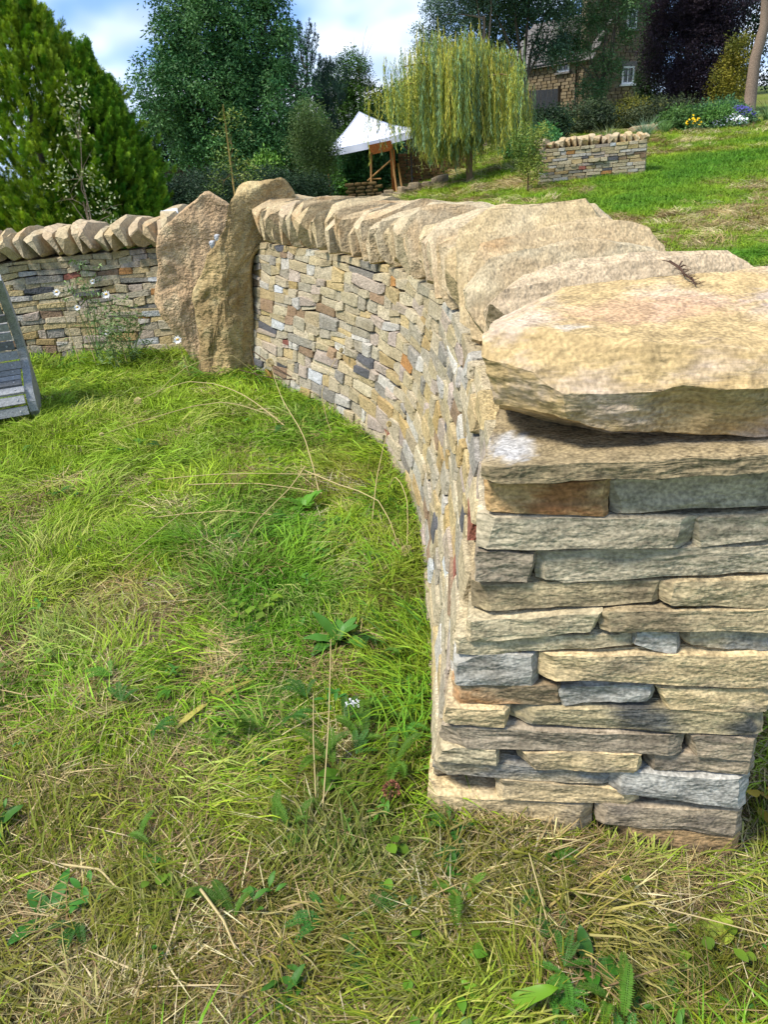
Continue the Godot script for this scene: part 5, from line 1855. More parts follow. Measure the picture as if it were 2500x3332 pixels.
func build_marquee() -> void:
	var at := ground(0.45, -22.6)
	var m := thing("marquee", "small white peaked canopy on thin poles, sagging to the left", "marquee", at)
	# eave corners (tilted) and the peak, from the thing's base
	var ys := at.y
	var cn := [Vector3(-1.25, 1.54 - ys, 0.7), Vector3(1.05, 1.83 - ys, 0.75), Vector3(1.2, 1.95 - ys, -1.2), Vector3(-0.85, 1.6 - ys, -1.25)]
	var peak := Vector3(-0.27, 2.42 - ys, -0.2)
	var st := new_st()
	st.set_smooth_group(0)
	var G := 9
	for e in 4:
		var a: Vector3 = cn[e]
		var b: Vector3 = cn[(e + 1) % 4]
		var pt := func(i: int, j: int) -> Vector3:
			var u := float(i) / G
			var v := float(j) / G
			var p := a.lerp(b, u).lerp(peak, v)
			# the cloth sags between ridges and eaves
			p.y -= 0.16 * v * (1.0 - v) * 4.0 * (0.45 + 0.9 * u * (1.0 - u)) + 0.07 * (1.0 - v) * u * (1.0 - u) * 1.5
			p.y += 0.012 * nz.get_noise_2d(p.x * 9.0, p.z * 9.0)
			return p
		for j in G:
			for i in G:
				for q in [[i, j], [i + 1, j + 1], [i + 1, j], [i, j], [i, j + 1], [i + 1, j + 1]]:
					st.add_vertex(pt.call(q[0], q[1]))
	part(m, "canopy", done(st), M.canvas)
	for e in 4:
		var sp := []
		var sr := []
		for j in 10:
			var v := j / 9.0
			var p: Vector3 = (cn[e] as Vector3).lerp(peak, v)
			p.y -= 0.16 * v * (1.0 - v) * 4.0 * 0.45 - 0.004
			sp.append(p)
			sr.append(0.011)
		part(m, "seam", tube_mesh(sp, sr, 5), M.canvas, Vector3.ZERO, e)
	var va := new_st()
	va.set_smooth_group(0)
	for e in 4:
		var a: Vector3 = cn[e]
		var b: Vector3 = cn[(e + 1) % 4]
		for i in 12:
			var qs := []
			for t in [i / 12.0, (i + 1) / 12.0]:
				var p := a.lerp(b, t)
				p.y -= 0.07 * t * (1.0 - t) * 1.5
				var out := Vector3(b.z - a.z, 0, a.x - b.x).normalized() * (0.01 + 0.02 * sin(t * 19.0))
				qs.append(p + Vector3(0, 0.004, 0) - out * 0.2)
				qs.append(p - out + Vector3(0, -0.17, 0))
			for v in [qs[0], qs[2], qs[3], qs[0], qs[3], qs[1]]:
				va.add_vertex(v)
	part(m, "valance", done(va), M.canvas)
	for e in 4:
		var c: Vector3 = cn[e]
		var foot := Vector3(c.x * 0.97, gy(at.x + c.x, at.z + c.z) - ys - 0.03, c.z * 0.97)
		part(m, "pole", tube_mesh([foot, c + Vector3(0, -0.01, 0)], [0.018, 0.018], 6), M.pole if e != 0 else M.timber, Vector3.ZERO, e)
	# timber stand with an orange-brown board
	var sa := ground(0.68, -21.6)
	var s := thing("timber_stand", "timber trestle frame holding an orange-brown board under the marquee", "trestle", sa)
	var y0 := -sa.y
	var bd := part(s, "board", box_mesh(Vector3(0.62, 0.24, 0.05)), M.board, Vector3(-0.02, 1.5 + y0, 0.0))
	bd.rotation.z = 0.12
	var legs := [[Vector3(-0.36, 0.25, 0.12), Vector3(-0.27, 1.4, 0.04)], [Vector3(0.36, 0.25, 0.12), Vector3(0.27, 1.45, 0.04)], [Vector3(-0.3, 0.12, -0.35), Vector3(-0.3, 1.48, -0.05)], [Vector3(0.3, 0.12, -0.35), Vector3(0.3, 1.55, -0.05)], [Vector3(0.52, 0.25, 0.1), Vector3(0.42, 1.1, 0.04)]]
	var k := 0
	for l in legs:
		var p0: Vector3 = l[0]
		p0.y = 0.0 - y0 + y0 + -0.03
		var p1: Vector3 = l[1] + Vector3(0, y0, 0)
		part(s, "leg", tube_mesh([p0, p1], [0.03, 0.028], 4), M.timber, Vector3.ZERO, k)
		k += 1
	part(s, "brace", tube_mesh([Vector3(-0.42, 0.72 + y0, -0.06), Vector3(0.26, 1.2 + y0, -0.06)], [0.024, 0.024], 4), M.timber)
	part(s, "rail", tube_mesh([Vector3(-0.3, 0.75 + y0, -0.2), Vector3(-0.05, 0.75 + y0, -0.2)], [0.022, 0.022], 4), M.timber)
	part(s, "post", box_mesh(Vector3(0.12, 1.3, 0.12)), M.board, Vector3(0.3, 0.78 + y0, -0.28))
	# half-built stonework and rubble beneath
	var u := thing("unfinished_wall", "half-built low stack of walling stones beneath the marquee", "stone wall", ground(0.15, -21.3))
	k = 0
	for row in 6:
		var x := -0.45 - (0.06 if row % 2 else 0.0)
		while x < 0.42 - row * 0.03:
			var ln := rf(0.14, 0.28)
			var c := tint(lin(134, 110, 72), 0.8, 1.15)
			var cs := block(Vector3(x + ln * 0.5, 0.05 + row * 0.085, 0), Vector3(ln * 0.48, 0, 0), Vector3(0, 0.041, 0), Vector3(0, 0, 0.14))
			for i in 8:
				cs[i] += u.position
			stone_part(u, "walling_stone", cs, Vector3i(3, 2, 2), {"round": 7.0, "amp": 0.012, "chips": 3, "col": c, "col2": c, "blotch": 0.2}, M.stone, k)
			k += 1
			x += ln
	var w2 := thing("low_stone_wall", "low brown stone wall half hidden behind the willow shoots", "stone wall", ground(1.9, -22.4))
	k = 0
	for row in 9:
		var x := -0.75
		while x < 0.95:
			var ln := rf(0.14, 0.3)
			var c := tint(lin(128, 96, 62), 0.75, 1.15)
			var cs := block(Vector3(x + ln * 0.5, 0.03 + row * 0.085, 0), Vector3(ln * 0.49, 0, 0), Vector3(0, 0.042, 0), Vector3(0, 0, 0.16))
			for i in 8:
				cs[i] += w2.position
			stone_part(w2, "walling_stone", cs, Vector3i(2, 1, 1), {"round": 8.0, "amp": 0.01, "chips": 2, "col": c, "col2": c, "blotch": 0.2}, M.stone, k)
			k += 1
			x += ln
	var spots := [[-0.55, -20.6, 0.13, "grey rubble stone left of the half-built stack"], [-0.25, -20.5, 0.11, "small pale rubble stone before the half-built stack"], [0.6, -20.9, 0.12, "pale rubble stone under the trestle"], [0.8, -21.2, 0.14, "white-grey rubble stone behind the trestle legs"], [1.2, -20.7, 0.15, "angular rubble stone right of the trestle"], [1.5, -20.6, 0.17, "large angular rubble stone near the willow"], [1.8, -20.5, 0.13, "flat rubble stone below the willow shoots"], [2.1, -20.6, 0.18, "grey rubble boulder nearest the willow trunk"], [1.0, -20.4, 0.1, "little rubble stone between trestle and willow"]]
	for q in spots:
		var o := MeshInstance3D.new()
		o.name = numbered("rubble_stone")
		var z: float = q[2]
		o.mesh = hexa(block(Vector3(0, z * 0.5, 0), Vector3(z * 1.25, z * 0.3, 0), Vector3(-z * 0.1, z * 0.65, 0), Vector3(0, 0, z)), Vector3i(4, 4, 4), {"round": 5.0, "amp": 0.025, "freq": 7.0, "chips": 7, "col": lin(168, 148, 116), "col2": lin(140, 130, 112), "blotch": 0.5, "seed": z * 90.0})
		o.material_override = M.cope
		add_child(o)
		o.position = ground(q[0], q[1])
		o.rotation.y = rf(0, TAU)
		tag(o, q[3], "stone", "rubble stones near the marquee")

func build_bench() -> void:
	# curved slatted lounger, its end board towards the wall; most of it lies left of the picture
	var b := thing("slatted_bench", "weathered grey slatted timber lounger at the left edge of the lawn", "bench", Vector3(-2.31, 0, -4.77))
	var ax := Vector3(-0.937, 0, 0.35)           # along the slats, out of the frame
	var dp := Vector3(-0.35, 0, -0.937)          # away from the camera
	var prof := [Vector2(-0.02, 0.90), Vector2(0.05, 0.80), Vector2(0.12, 0.70), Vector2(0.185, 0.60), Vector2(0.23, 0.51), Vector2(0.255, 0.43), Vector2(0.25, 0.36), Vector2(0.215, 0.305), Vector2(0.155, 0.275), Vector2(0.085, 0.255), Vector2(0.015, 0.235), Vector2(-0.05, 0.20), Vector2(-0.09, 0.145), Vector2(-0.1, 0.08)]
	var cv := Curve2D.new()
	for p in prof:
		cv.add_point(p)
	var L := cv.get_baked_length()
	var s := 0.03
	var k := 0
	var ms := [M.oldwood, M.oldwood2, M.oldwood3]
	while s < L:
		var p := cv.sample_baked(s)
		var q := cv.sample_baked(minf(s + 0.02, L)) - cv.sample_baked(maxf(s - 0.02, 0.0))
		q = q.normalized()
		var dv := dp * q.x + Vector3.UP * q.y
		var nv := ax.cross(dv).normalized()
		var sl := part(b, "slat", box_mesh(Vector3(1.7, 0.058, 0.022), 0.004), ms[rg.randi_range(0, 2)], dp * p.x + Vector3.UP * p.y + ax * (0.85 + rf(-0.006, 0.006)), k)
		sl.basis = Basis(ax, dv, nv)
		var face := nv if nv.dot(Vector3(0.4, 0.3, 0.85)) > 0.0 else -nv
		var sc := part(b, "screw", tube_mesh([Vector3.ZERO, face * 0.0145], [0.007, 0.006], 6), M.screw, dp * p.x + Vector3.UP * p.y + ax * 0.05, k)
		sc.position += Vector3.ZERO
		k += 1
		s += 0.071
	# end board: a thick plank cut to the same curve
	var outl := []
	for p in prof:
		outl.append(p + Vector2(0.02, -0.01))
	outl.append(Vector2(-0.02, 0.0))
	outl.append(Vector2(0.44, 0.0))
	outl.append(Vector2(0.47, 0.12))
	outl.append(Vector2(0.44, 0.34))
	outl.append(Vector2(0.36, 0.56))
	outl.append(Vector2(0.22, 0.78))
	outl.append(Vector2(0.05, 0.92))
	var tri_i := Geometry2D.triangulate_polygon(PackedVector2Array(outl))
	var st := new_st()
	st.set_smooth_group(-1)
	var to3 := func(p: Vector2, o: float) -> Vector3:
		return dp * p.x + Vector3.UP * p.y + ax * o
	for o in [-0.055, -0.004]:
		for i in tri_i:
			st.add_vertex(to3.call(outl[i], o))
	for i in outl.size():
		var p0: Vector2 = outl[i]
		var p1: Vector2 = outl[(i + 1) % outl.size()]
		for v in [[p0, -0.055], [p1, -0.055], [p1, -0.004], [p0, -0.055], [p1, -0.004], [p0, -0.004]]:
			st.add_vertex(to3.call(v[0], v[1]))
	part(b, "end_board", done(st, false), M.sideboard)
	var st2 := new_st()
	st2.set_smooth_group(-1)
	for o in [1.7, 1.752]:
		for i in tri_i:
			st2.add_vertex(to3.call(outl[i], o))
	part(b, "end_board", done(st2, false), M.sideboard, Vector3.ZERO, 1)

# ---------------------------------------------------------------- plants and stems in the near lawn
func leaf_blade(ln: float, wd: float, lift: float, bend: float, fold := 0.25, wave := 0.0) -> ArrayMesh:
	# a broad leaf along +x: two rows either side of the midrib
	var st := new_st()
	st.set_smooth_group(0)
	var rows := []
	var p := Vector3.ZERO
	var e := lift
	var n := 8
	for i in n + 1:
		var t := float(i) / n
		var w := wd * 0.5 * pow(sin(PI * clampf(t * 0.93 + 0.05, 0, 1)), 0.75) * (0.35 + 0.65 * ss(0.0, 0.35, t))
		if i == n:
			w = wd * 0.02
		var up := Vector3(-sin(e), cos(e), 0)
		var wv := wave * sin(t * 17.0) * wd
		rows.append([p + Vector3(0, 0, -w) + up * (w * fold + wv), p, p + Vector3(0, 0, w) + up * (w * fold - wv)])
		p += Vector3(cos(e), sin(e), 0) * ln / n
		e -= bend / n
	for i in n:
		for k in 2:
			for q in [[i, k], [i + 1, k], [i + 1, k + 1], [i, k], [i + 1, k + 1], [i, k + 1]]:
				st.set_color(Color(1, 1, 1) if q[1] != 1 else Color(1.25, 1.2, 1.2))
				st.add_vertex(rows[q[0]][q[1]])
	return done(st)

func frond(ln: float, n := 22) -> ArrayMesh:
	# a feathery yarrow leaf along +x
	var st := new_st()
	st.set_smooth_group(-1)
	var pts := []
	var rr := []
	for i in 7:
		var t := i / 6.0
		pts.append(Vector3(t * ln, ln * 0.3 * sin(t * PI * 0.75), 0))
		rr.append(0.0013 * (1.2 - t))
	tube(st, pts, rr, 3)
	for i in n:
		var t := 0.12 + 0.86 * i / n
		var p := Vector3(t * ln, ln * 0.3 * sin(t * PI * 0.75), 0)
		var w := ln * 0.16 * pow(sin(PI * (t * 0.9 + 0.06)), 0.7)
		for sg in [-1.0, 1.0]:
			for j in 3:
				var d := Vector3(0.55 - j * 0.35, 0.25 + rf(-0.2, 0.2), sg).normalized()
				leaf_quad(st, p, d, Vector3(1, 0.2, 0).normalized(), w * rf(0.75, 1.1), w * 0.22, Color.WHITE * rf(0.8, 1.2))
	return done(st, false)

func rosette(called: String, label: String, cat: String, at: Vector2, leaves: int, ln: float, wd: float, col: Color, lift0 := 0.15, lift1 := 0.9, group := "") -> void:
	var t := thing(called, label, cat, ground(at.x, at.y) + Vector3(0, 0.004, 0), group)
	var a := rf(0, TAU)
	for i in leaves:
		var l := ln * rf(0.65, 1.15)
		var m := leaf_mat(Color(0.2, 0.25, 0.08), 0.45)
		m.albedo_color = tint(Color(col.r * 1.5, col.g, col.b * 0.5), 0.5, 0.9).linear_to_srgb()
		var o := part(t, "leaf", leaf_blade(l, wd * rf(0.75, 1.15), rf(lift0, lift1), rf(0.3, 1.2), 0.25, 0.05), m, Vector3.ZERO, i)
		o.rotation.y = a
		a += 2.4 + rf(-0.3, 0.3)

func yarrow(label: String, at: Vector2, n: int, ln: float) -> void:
	var t := thing("yarrow_plant", label, "plant", ground(at.x, at.y) + Vector3(0, 0.006, 0), "yarrow in the near lawn")
	for i in n:
		var m := leaf_mat(Color(0.2, 0.25, 0.08), 0.55)
		m.albedo_color = tint(lin(88, 126, 34), 0.5, 0.9).linear_to_srgb()
		var o := part(t, "frond", frond(ln * rf(0.75, 1.15)), m, Vector3(rf(-0.02, 0.02), rf(0, 0.02), rf(-0.02, 0.02)), i)
		o.rotation.y = rf(0, TAU)
		o.rotation.z = rf(0.0, 0.5)

func clover(label: String, at: Vector2, n: int, rad: float, size: float, col: Color) -> void:
	var t := thing("clover_patch", label, "plant", ground(at.x, at.y), "broad-leaved weeds in the near lawn")
	for i in n:
		var m := leaf_mat(Color(0.2, 0.25, 0.08), 0.5)
		m.albedo_color = tint(Color(col.r * 1.5, col.g, col.b * 0.5), 0.32, 0.6).linear_to_srgb()
		var a := rf(0, TAU)
		var r := rad * sqrt(rg.randf())
		var o := part(t, "leaf", leaf_blade(size * rf(0.55, 1.0), size * rf(0.45, 0.7), rf(-0.1, 0.5), rf(0.0, 0.6), 0.2), m, Vector3(cos(a) * r, rf(0.02, 0.055), sin(a) * r), i)
		o.rotation.y = a + rf(-0.8, 0.8)

func stalk(called: String, label: String, cat: String, pts: Array, r0: float, r1: float, m: Material, head := 0, group := "") -> Node3D:
	# pts are world points; the thing stands at the first
	var o3: Vector3 = pts[0]
	var t := thing(called, label, cat, o3, group)
	var cv := Curve3D.new()
	for i in pts.size():
		var a: Vector3 = pts[maxi(i - 1, 0)]
		var b: Vector3 = pts[mini(i + 1, pts.size() - 1)]
		var d := (b - a) * 0.17
		cv.add_point(pts[i] - o3, -d, d)
	var ps := []
	var rs := []
	var n := pts.size() * 5
	for i in n + 1:
		var u := float(i) / n
		ps.append(cv.sample_baked(cv.get_baked_length() * u))
		rs.append(lerpf(r0, r1, u) * 0.7)
	part(t, "stem", tube_mesh(ps, rs, 5), m)
	if head > 0:
		# a closed dried umbel like a small bird's nest
		var e: Vector3 = ps[-1]
		var d := (e - (ps[-3] as Vector3)).normalized()
		var st := new_st()
		st.set_smooth_group(0)
		for i in 16:
			var a := TAU * i / 16.0
			var s := d.cross(Vector3(0.2, 0.9, 0.3)).normalized()
			var u := d.cross(s)
			var out := s * cos(a) + u * sin(a)
			var R := 0.013 if head == 1 else 0.024
			tube(st, [e, e + d * R * 0.7 + out * R * 0.9, e + d * R * 1.8 + out * R * 0.75, e + d * R * 2.3 + out * R * 0.15], [0.0014, 0.0016, 0.0016, 0.001], 3)
		part(t, "seed_head", done(st), m)
	return t

func g3(x: float, z: float, h := 0.0) -> Vector3:
	return Vector3(x, gy(x, z) + h, z)

func build_small_things() -> void:
	# broad-leaved weeds
	var dk := lin(44, 108, 46)
	rosette("dock_plant", "dock rosette with upright lance leaves in mid lawn near the wall", "plant", Vector2(-0.18, -1.98), 8, 0.13, 0.042, lin(64, 126, 62), 0.35, 1.2, "dock plants in the lawn")
	rosette("dock_plant", "toothed dark rosette at the lower left of the lawn", "plant", Vector2(-0.79, -1.06), 8, 0.10, 0.034, dk, 0.15, 0.7, "dock plants in the lawn")
	rosette("dock_plant", "large rounded weed leaves beside the pale upright straw", "plant", Vector2(-0.15, -1.39), 6, 0.085, 0.05, lin(72, 130, 50), 0.2, 0.9, "dock plants in the lawn")
	rosette("dock_plant", "dark green rosette before the wall end, lowest right in the lawn", "plant", Vector2(0.33, -0.87), 11, 0.075, 0.034, lin(46, 104, 44), 0.2, 1.0, "dock plants in the lawn")
	rosette("dock_plant", "lobed pale green leaves low at the right edge", "plant", Vector2(0.6, -0.92), 5, 0.09, 0.05, lin(110, 152, 74), 0.1, 0.6, "dock plants in the lawn")
	rosette("dock_plant", "single tall ribbed leaf tuft at the bottom centre", "plant", Vector2(0.13, -0.79), 3, 0.13, 0.03, lin(88, 150, 52), 0.7, 1.2, "dock plants in the lawn")
	rosette("dock_plant", "small rosette at the far left margin of the lawn", "plant", Vector2(-1.02, -1.32), 6, 0.075, 0.03, lin(62, 122, 50), 0.2, 0.8, "dock plants in the lawn")
	rosette("dock_plant", "leaf tuft under the cut stems near the wall's curve", "plant", Vector2(-0.36, -3.02), 12, 0.11, 0.045, lin(78, 150, 54), 0.3, 1.1, "dock plants in the lawn")
	rosette("dock_plant", "two pale fallen straps of leaf in the flopped grass", "plant", Vector2(-0.56, -1.74), 3, 0.15, 0.02, lin(150, 170, 110), 0.05, 0.3, "dock plants in the lawn")
	rosette("dock_plant", "grey-green coltsfoot-like leaf beside the wall foot", "plant", Vector2(-0.02, -2.85), 3, 0.10, 0.07, lin(92, 140, 92), 0.2, 0.6, "dock plants in the lawn")
	clover("light green clover patch in the mid lawn", Vector2(-0.47, -2.18), 16, 0.09, 0.045, lin(110, 168, 56))
	clover("round-leaved weeds left of the wall end's foot", Vector2(-0.05, -1.08), 14, 0.14, 0.04, lin(92, 152, 52))
	clover("round-leaved weeds at the bottom edge, centre right", Vector2(0.02, -0.84), 14, 0.12, 0.038, lin(84, 148, 48))
	clover("heart-leaved weeds between the two straw tufts", Vector2(-0.53, -1.08), 6, 0.05, 0.04, lin(98, 158, 56))
	clover("sprinkled weed leaves before the wall end", Vector2(0.42, -0.97), 12, 0.2, 0.034, lin(78, 138, 50))
	clover("weed leaves at the lower right corner of the lawn", Vector2(0.62, -0.83), 16, 0.14, 0.042, lin(96, 150, 54))
	clover("weed leaves among grass at the far left, mid height", Vector2(-1.2, -1.95), 12, 0.16, 0.04, lin(96, 150, 60))
	clover("weed leaves beside the wall foot, mid way", Vector2(-0.1, -2.5), 12, 0.13, 0.045, lin(84, 140, 56))
	clover("yellowing weeds at the right foot of the wall end", Vector2(0.9, -1.22), 12, 0.1, 0.05, lin(170, 168, 50))
	var ys := [[-0.48, -1.59, 5, 0.11, "yarrow fronds left of the pale straw in the middle lawn"], [-0.2, -1.44, 6, 0.11, "yarrow fronds beside the rounded weed leaves"], [-0.04, -1.62, 5, 0.11, "yarrow fronds close to the wall, upper clump"], [-0.02, -1.42, 5, 0.11, "yarrow fronds close to the wall, by the brown seed head"], [-0.11, -1.52, 5, 0.1, "yarrow fronds behind the small white flower"], [0.1, -1.02, 3, 0.1, "yarrow frond standing left of the wall end's front"], [-0.3, -1.25, 4, 0.09, "yarrow fronds in the rich green strip"], [-0.66, -1.25, 3, 0.08, "yarrow fronds above the left straw tuft"], [0.36, -0.79, 4, 0.1, "yarrow fronds under the dark rosette at the bottom"], [-0.38, -1.02, 3, 0.09, "yarrow fronds right of the second straw tuft"], [-0.03, -1.85, 4, 0.1, "yarrow fronds by the wall above the dock rosette"]]
	for q in ys:
		yarrow(q[4], Vector2(q[0], q[1]), q[2], q[3])
	# dry stems of wild carrot with closed seed heads, lying and leaning
	var wc := "dry wild carrot stems"
	stalk("dry_stem", "arched dry stem reaching left with a brown seed head", "dry stem", [g3(-0.55, -4.15, 0.02), g3(-0.85, -4.45, 0.16), g3(-1.2, -4.65, 0.2), g3(-1.53, -4.68, 0.1)], 0.005, 0.0025, M.dead, 2, wc)
	stalk("dry_stem", "lower arched dry stem reaching left, pale tip", "dry stem", [g3(-0.6, -4.3, 0.02), g3(-0.95, -4.4, 0.12), g3(-1.3, -4.3, 0.1), g3(-1.62, -4.15, 0.06)], 0.0045, 0.002, M.dead, 1, wc)
	stalk("dry_stem", "branching dry stem standing in mid lawn with a pale head on top", "dry stem", [g3(-0.3, -3.15, 0.03), g3(-0.36, -3.4, 0.2), g3(-0.5, -3.8, 0.3), g3(-0.56, -4.0, 0.42)], 0.0045, 0.0025, M.dead, 2, wc)
	stalk("dry_stem", "long dry stem running from mid lawn to a seed head by the wall", "dry stem", [g3(-0.36, -3.2, 0.12), g3(-0.2, -3.05, 0.1), g3(-0.02, -2.8, 0.12), g3(0.04, -2.6, 0.04)], 0.0045, 0.0025, M.dead, 2, wc)
	stalk("dry_stem", "dry stem bending down to a hanging seed head in mid lawn", "dry stem", [g3(-0.36, -3.25, 0.12), g3(-0.42, -3.05, 0.1), g3(-0.55, -2.85, 0.05), g3(-0.6, -2.68, 0.015)], 0.004, 0.0022, M.dead, 1, wc)
	stalk("dry_stem", "curled dry stem with a seed head against the wall foot", "dry stem", [g3(0.02, -3.1, 0.0), g3(0.06, -2.95, 0.16), g3(0.1, -2.75, 0.14), g3(0.08, -2.52, 0.05)], 0.0035, 0.002, M.dead, 2, wc)
	stalk("dry_stem", "dry stem leaning on the wall foot with a small bud", "dry stem", [g3(-0.06, -2.75, 0.0), g3(-0.02, -2.95, 0.16), g3(0.05, -3.15, 0.32)], 0.004, 0.002, M.dead, 1, wc)
	stalk("dry_stem", "thin arched stem below the pillar stone, left", "dry stem", [g3(-0.75, -5.05, 0.0), g3(-0.95, -5.0, 0.26), g3(-1.25, -4.85, 0.24), g3(-1.45, -4.7, 0.1)], 0.004, 0.002, M.dead, 0, wc)
	stalk("dry_stem", "dark fallen stem crossing below the pillar stone", "dry stem", [g3(-0.85, -5.25, 0.22), g3(-0.6, -4.95, 0.12), g3(-0.35, -4.65, 0.05)], 0.006, 0.003, M.dark_twig, 0, wc)
	stalk("dry_stem", "second dark fallen stem beside the first below the pillar stone", "dry stem", [g3(-0.95, -5.15, 0.12), g3(-0.65, -4.9, 0.1), g3(-0.3, -4.7, 0.12), g3(-0.2, -4.5, 0.2)], 0.005, 0.003, M.dark_twig, 0, wc)
	stalk("dry_stem", "upright broken stem before the right edge of the pillar stone", "dry stem", [g3(-0.84, -5.2, 0.0), g3(-0.86, -5.22, 0.3)], 0.006, 0.004, M.twig, 0, wc)
	stalk("dry_stem", "green-tipped stem rising in mid lawn to a round head", "dry stem", [g3(-0.25, -3.9, 0.0), g3(-0.3, -4.0, 0.25), g3(-0.18, -4.2, 0.42)], 0.0035, 0.002, M.dead, 1, wc)
	var ss_ := "long cut straws on the lawn"
	stalk("straw_stem", "long pale straw lying below the arched stems, uppermost", "straw", [g3(-0.95, -3.3, 0.05), g3(-0.6, -3.25, 0.05), g3(-0.28, -3.1, 0.04)], 0.004, 0.003, M.dead, 0, ss_)
	stalk("straw_stem", "long pale straw lying below the arched stems, middle", "straw", [g3(-1.12, -3.4, 0.05), g3(-0.75, -3.4, 0.05), g3(-0.3, -3.32, 0.04)], 0.004, 0.003, M.dead, 0, ss_)
	stalk("straw_stem", "long pale straw lying below the arched stems, lowest", "straw", [g3(-1.05, -2.98, 0.04), g3(-0.7, -2.97, 0.05), g3(-0.4, -2.88, 0.03)], 0.004, 0.003, M.dead, 0, ss_)
	stalk("straw_stem", "straw slanting across the left lawn", "straw", [g3(-1.1, -2.55, 0.03), g3(-0.95, -2.85, 0.06), g3(-0.88, -3.05, 0.05)], 0.004, 0.0025, M.dead, 0, ss_)
	stalk("straw_stem", "upright pale straw beside the rounded weed leaves", "straw", [g3(-0.21, -1.28, 0.0), g3(-0.185, -1.45, 0.14), g3(-0.17, -1.62, 0.28)], 0.003, 0.0018, M.dead, 0, ss_)
	stalk("straw_stem", "second upright straw beside the first, slightly shorter", "straw", [g3(-0.225, -1.3, 0.0), g3(-0.225, -1.42, 0.12), g3(-0.22, -1.5, 0.2)], 0.003, 0.0018, M.dead, 0, ss_)
	stalk("straw_stem", "thick chewed straw at the lower left", "straw", [g3(-0.80, -1.17, 0.04), g3(-0.7, -1.14, 0.05), g3(-0.62, -1.07, 0.03)], 0.004, 0.003, M.dead, 0, ss_)
	stalk("straw_stem", "pale bent straw below the second straw tuft", "straw", [g3(-0.46, -1.07, 0.05), g3(-0.4, -1.0, 0.04), g3(-0.36, -0.93, 0.02)], 0.005, 0.003, M.dead, 0, ss_)
	stalk("straw_stem", "thin straw lying before the wall end's right foot", "straw", [g3(0.3, -1.02, 0.04), g3(0.5, -0.98, 0.05), g3(0.72, -0.92, 0.05)], 0.003, 0.002, M.dead, 0, ss_)
	stalk("straw_stem", "pale straw standing before the wall end's middle", "straw", [g3(0.27, -0.93, 0.01), g3(0.26, -1.0, 0.06), g3(0.25, -1.06, 0.1)], 0.0028, 0.002, M.dead, 0, ss_)
	stalk("straw_stem", "brown stem on the green at the bottom right", "straw", [g3(0.35, -0.82, 0.04), g3(0.43, -0.84, 0.05), g3(0.5, -0.86, 0.05)], 0.003, 0.002, M.twig, 0, ss_)
	# white flowers near the left wall and before the slab
	var flo := [[-2.45, -6.05, 0.62, 0.034, "white daisy standing highest before the left wall"], [-2.3, -6.0, 0.50, 0.03, "white daisy lower right of the highest one"], [-2.05, -6.0, 0.58, 0.036, "cluster-headed white daisy nearest the slab"], [-2.15, -6.05, 0.68, 0.026, "small cream daisy above the cluster-headed one"], [-2.1, -5.95, 0.30, 0.026, "white daisy close to the ground before the left wall"], [-1.42, -5.45, 0.30, 0.036, "white flower head in front of the leaning slab"]]
	for q in flo:
		var t := thing("daisy", q[4], "flower", ground(q[0], q[1]), "white daisies")
		part(t, "stem", tube_mesh([Vector3(0.04, 0, 0), Vector3(0.02, q[2] * 0.5, 0), Vector3(0, q[2], 0)], [0.004, 0.003, 0.002], 5), M.dead)
		var st := new_st()
		st.set_smooth_group(-1)
		for i in 13:
			var a := TAU * i / 13.0
			leaf_quad(st, Vector3(0, q[2], 0), Vector3(cos(a), sin(a) * 0.8, 0.3 - sin(a) * 0.5).normalized(), Vector3(-sin(a), cos(a), 0), q[3] * rf(0.85, 1.1), q[3] * 0.42, Color(0.85, 0.85, 0.82))
		part(t, "petals", done(st, false), M.petal)
		var cm := SphereMesh.new()
		cm.radius = q[3] * 0.28
		cm.height = q[3] * 0.35
		cm.radial_segments = 10
		cm.rings = 5
		part(t, "flower_centre", cm, M.yellow, Vector3(0, q[2] + 0.006, 0.004))
		for i in 4:
			var lf := part(t, "leaf", leaf_blade(0.09, 0.02, 0.5, 0.8), M.leaf_green, Vector3(0.03, q[2] * (0.12 + i * 0.14), 0), i)
			lf.rotation.y = i * 2.1
	# tall weed stems before the left wall
	for q in [[-2.25, -6.08, 0.85, "tall feathery green weed between the daisies"], [-1.95, -6.02, 0.55, "bushy green weed at the foot of the left wall near the slab"], [-2.05, -5.9, 0.42, "dark leafy weed in the grass before the left wall"]]:
		var t := thing("tall_weed", q[3], "plant", ground(q[0], q[1]), "weeds before the left wall")
		var st := new_st()
		st.set_smooth_group(0)
		for i in 5:
			limb(st, Vector3(rf(-0.04, 0.04), 0, 0), Vector3(rf(-0.2, 0.2), q[2] * rf(0.7, 1.0), rf(-0.08, 0.08)), 0.004, 0.0015, 0.1, 4)
		part(t, "stem", done(st), M.weed_stem)
		var X := []
		var C := []
		for i in 60:
			var y := rf(0.08, q[2])
			X.append(Transform3D(Basis(Vector3.UP, rf(0, TAU)).rotated(Vector3(1, 0, 0), rf(-0.5, 0.5)), Vector3(rg.randfn(0, 0.07), y, rg.randfn(0, 0.04))))
			C.append(mix_col(lin(80, 110, 60), lin(130, 150, 90)))
		many(t, "foliage", leaf_ball(6, 0.04, 0.04, 0.012, 0.0), M.leaf, X, C).set_meta("kind", "stuff")
	# small white flower head in the lawn
	var yf := thing("yarrow_flower", "tiny white yarrow flower head in the lawn near the wall", "flower", ground(-0.13, -1.6))
	part(yf, "stem", tube_mesh([Vector3(0, 0, 0), Vector3(0.005, 0.07, 0)], [0.002, 0.0015], 5), M.weed_stem)
	var yst := new_st()
	yst.set_smooth_group(-1)
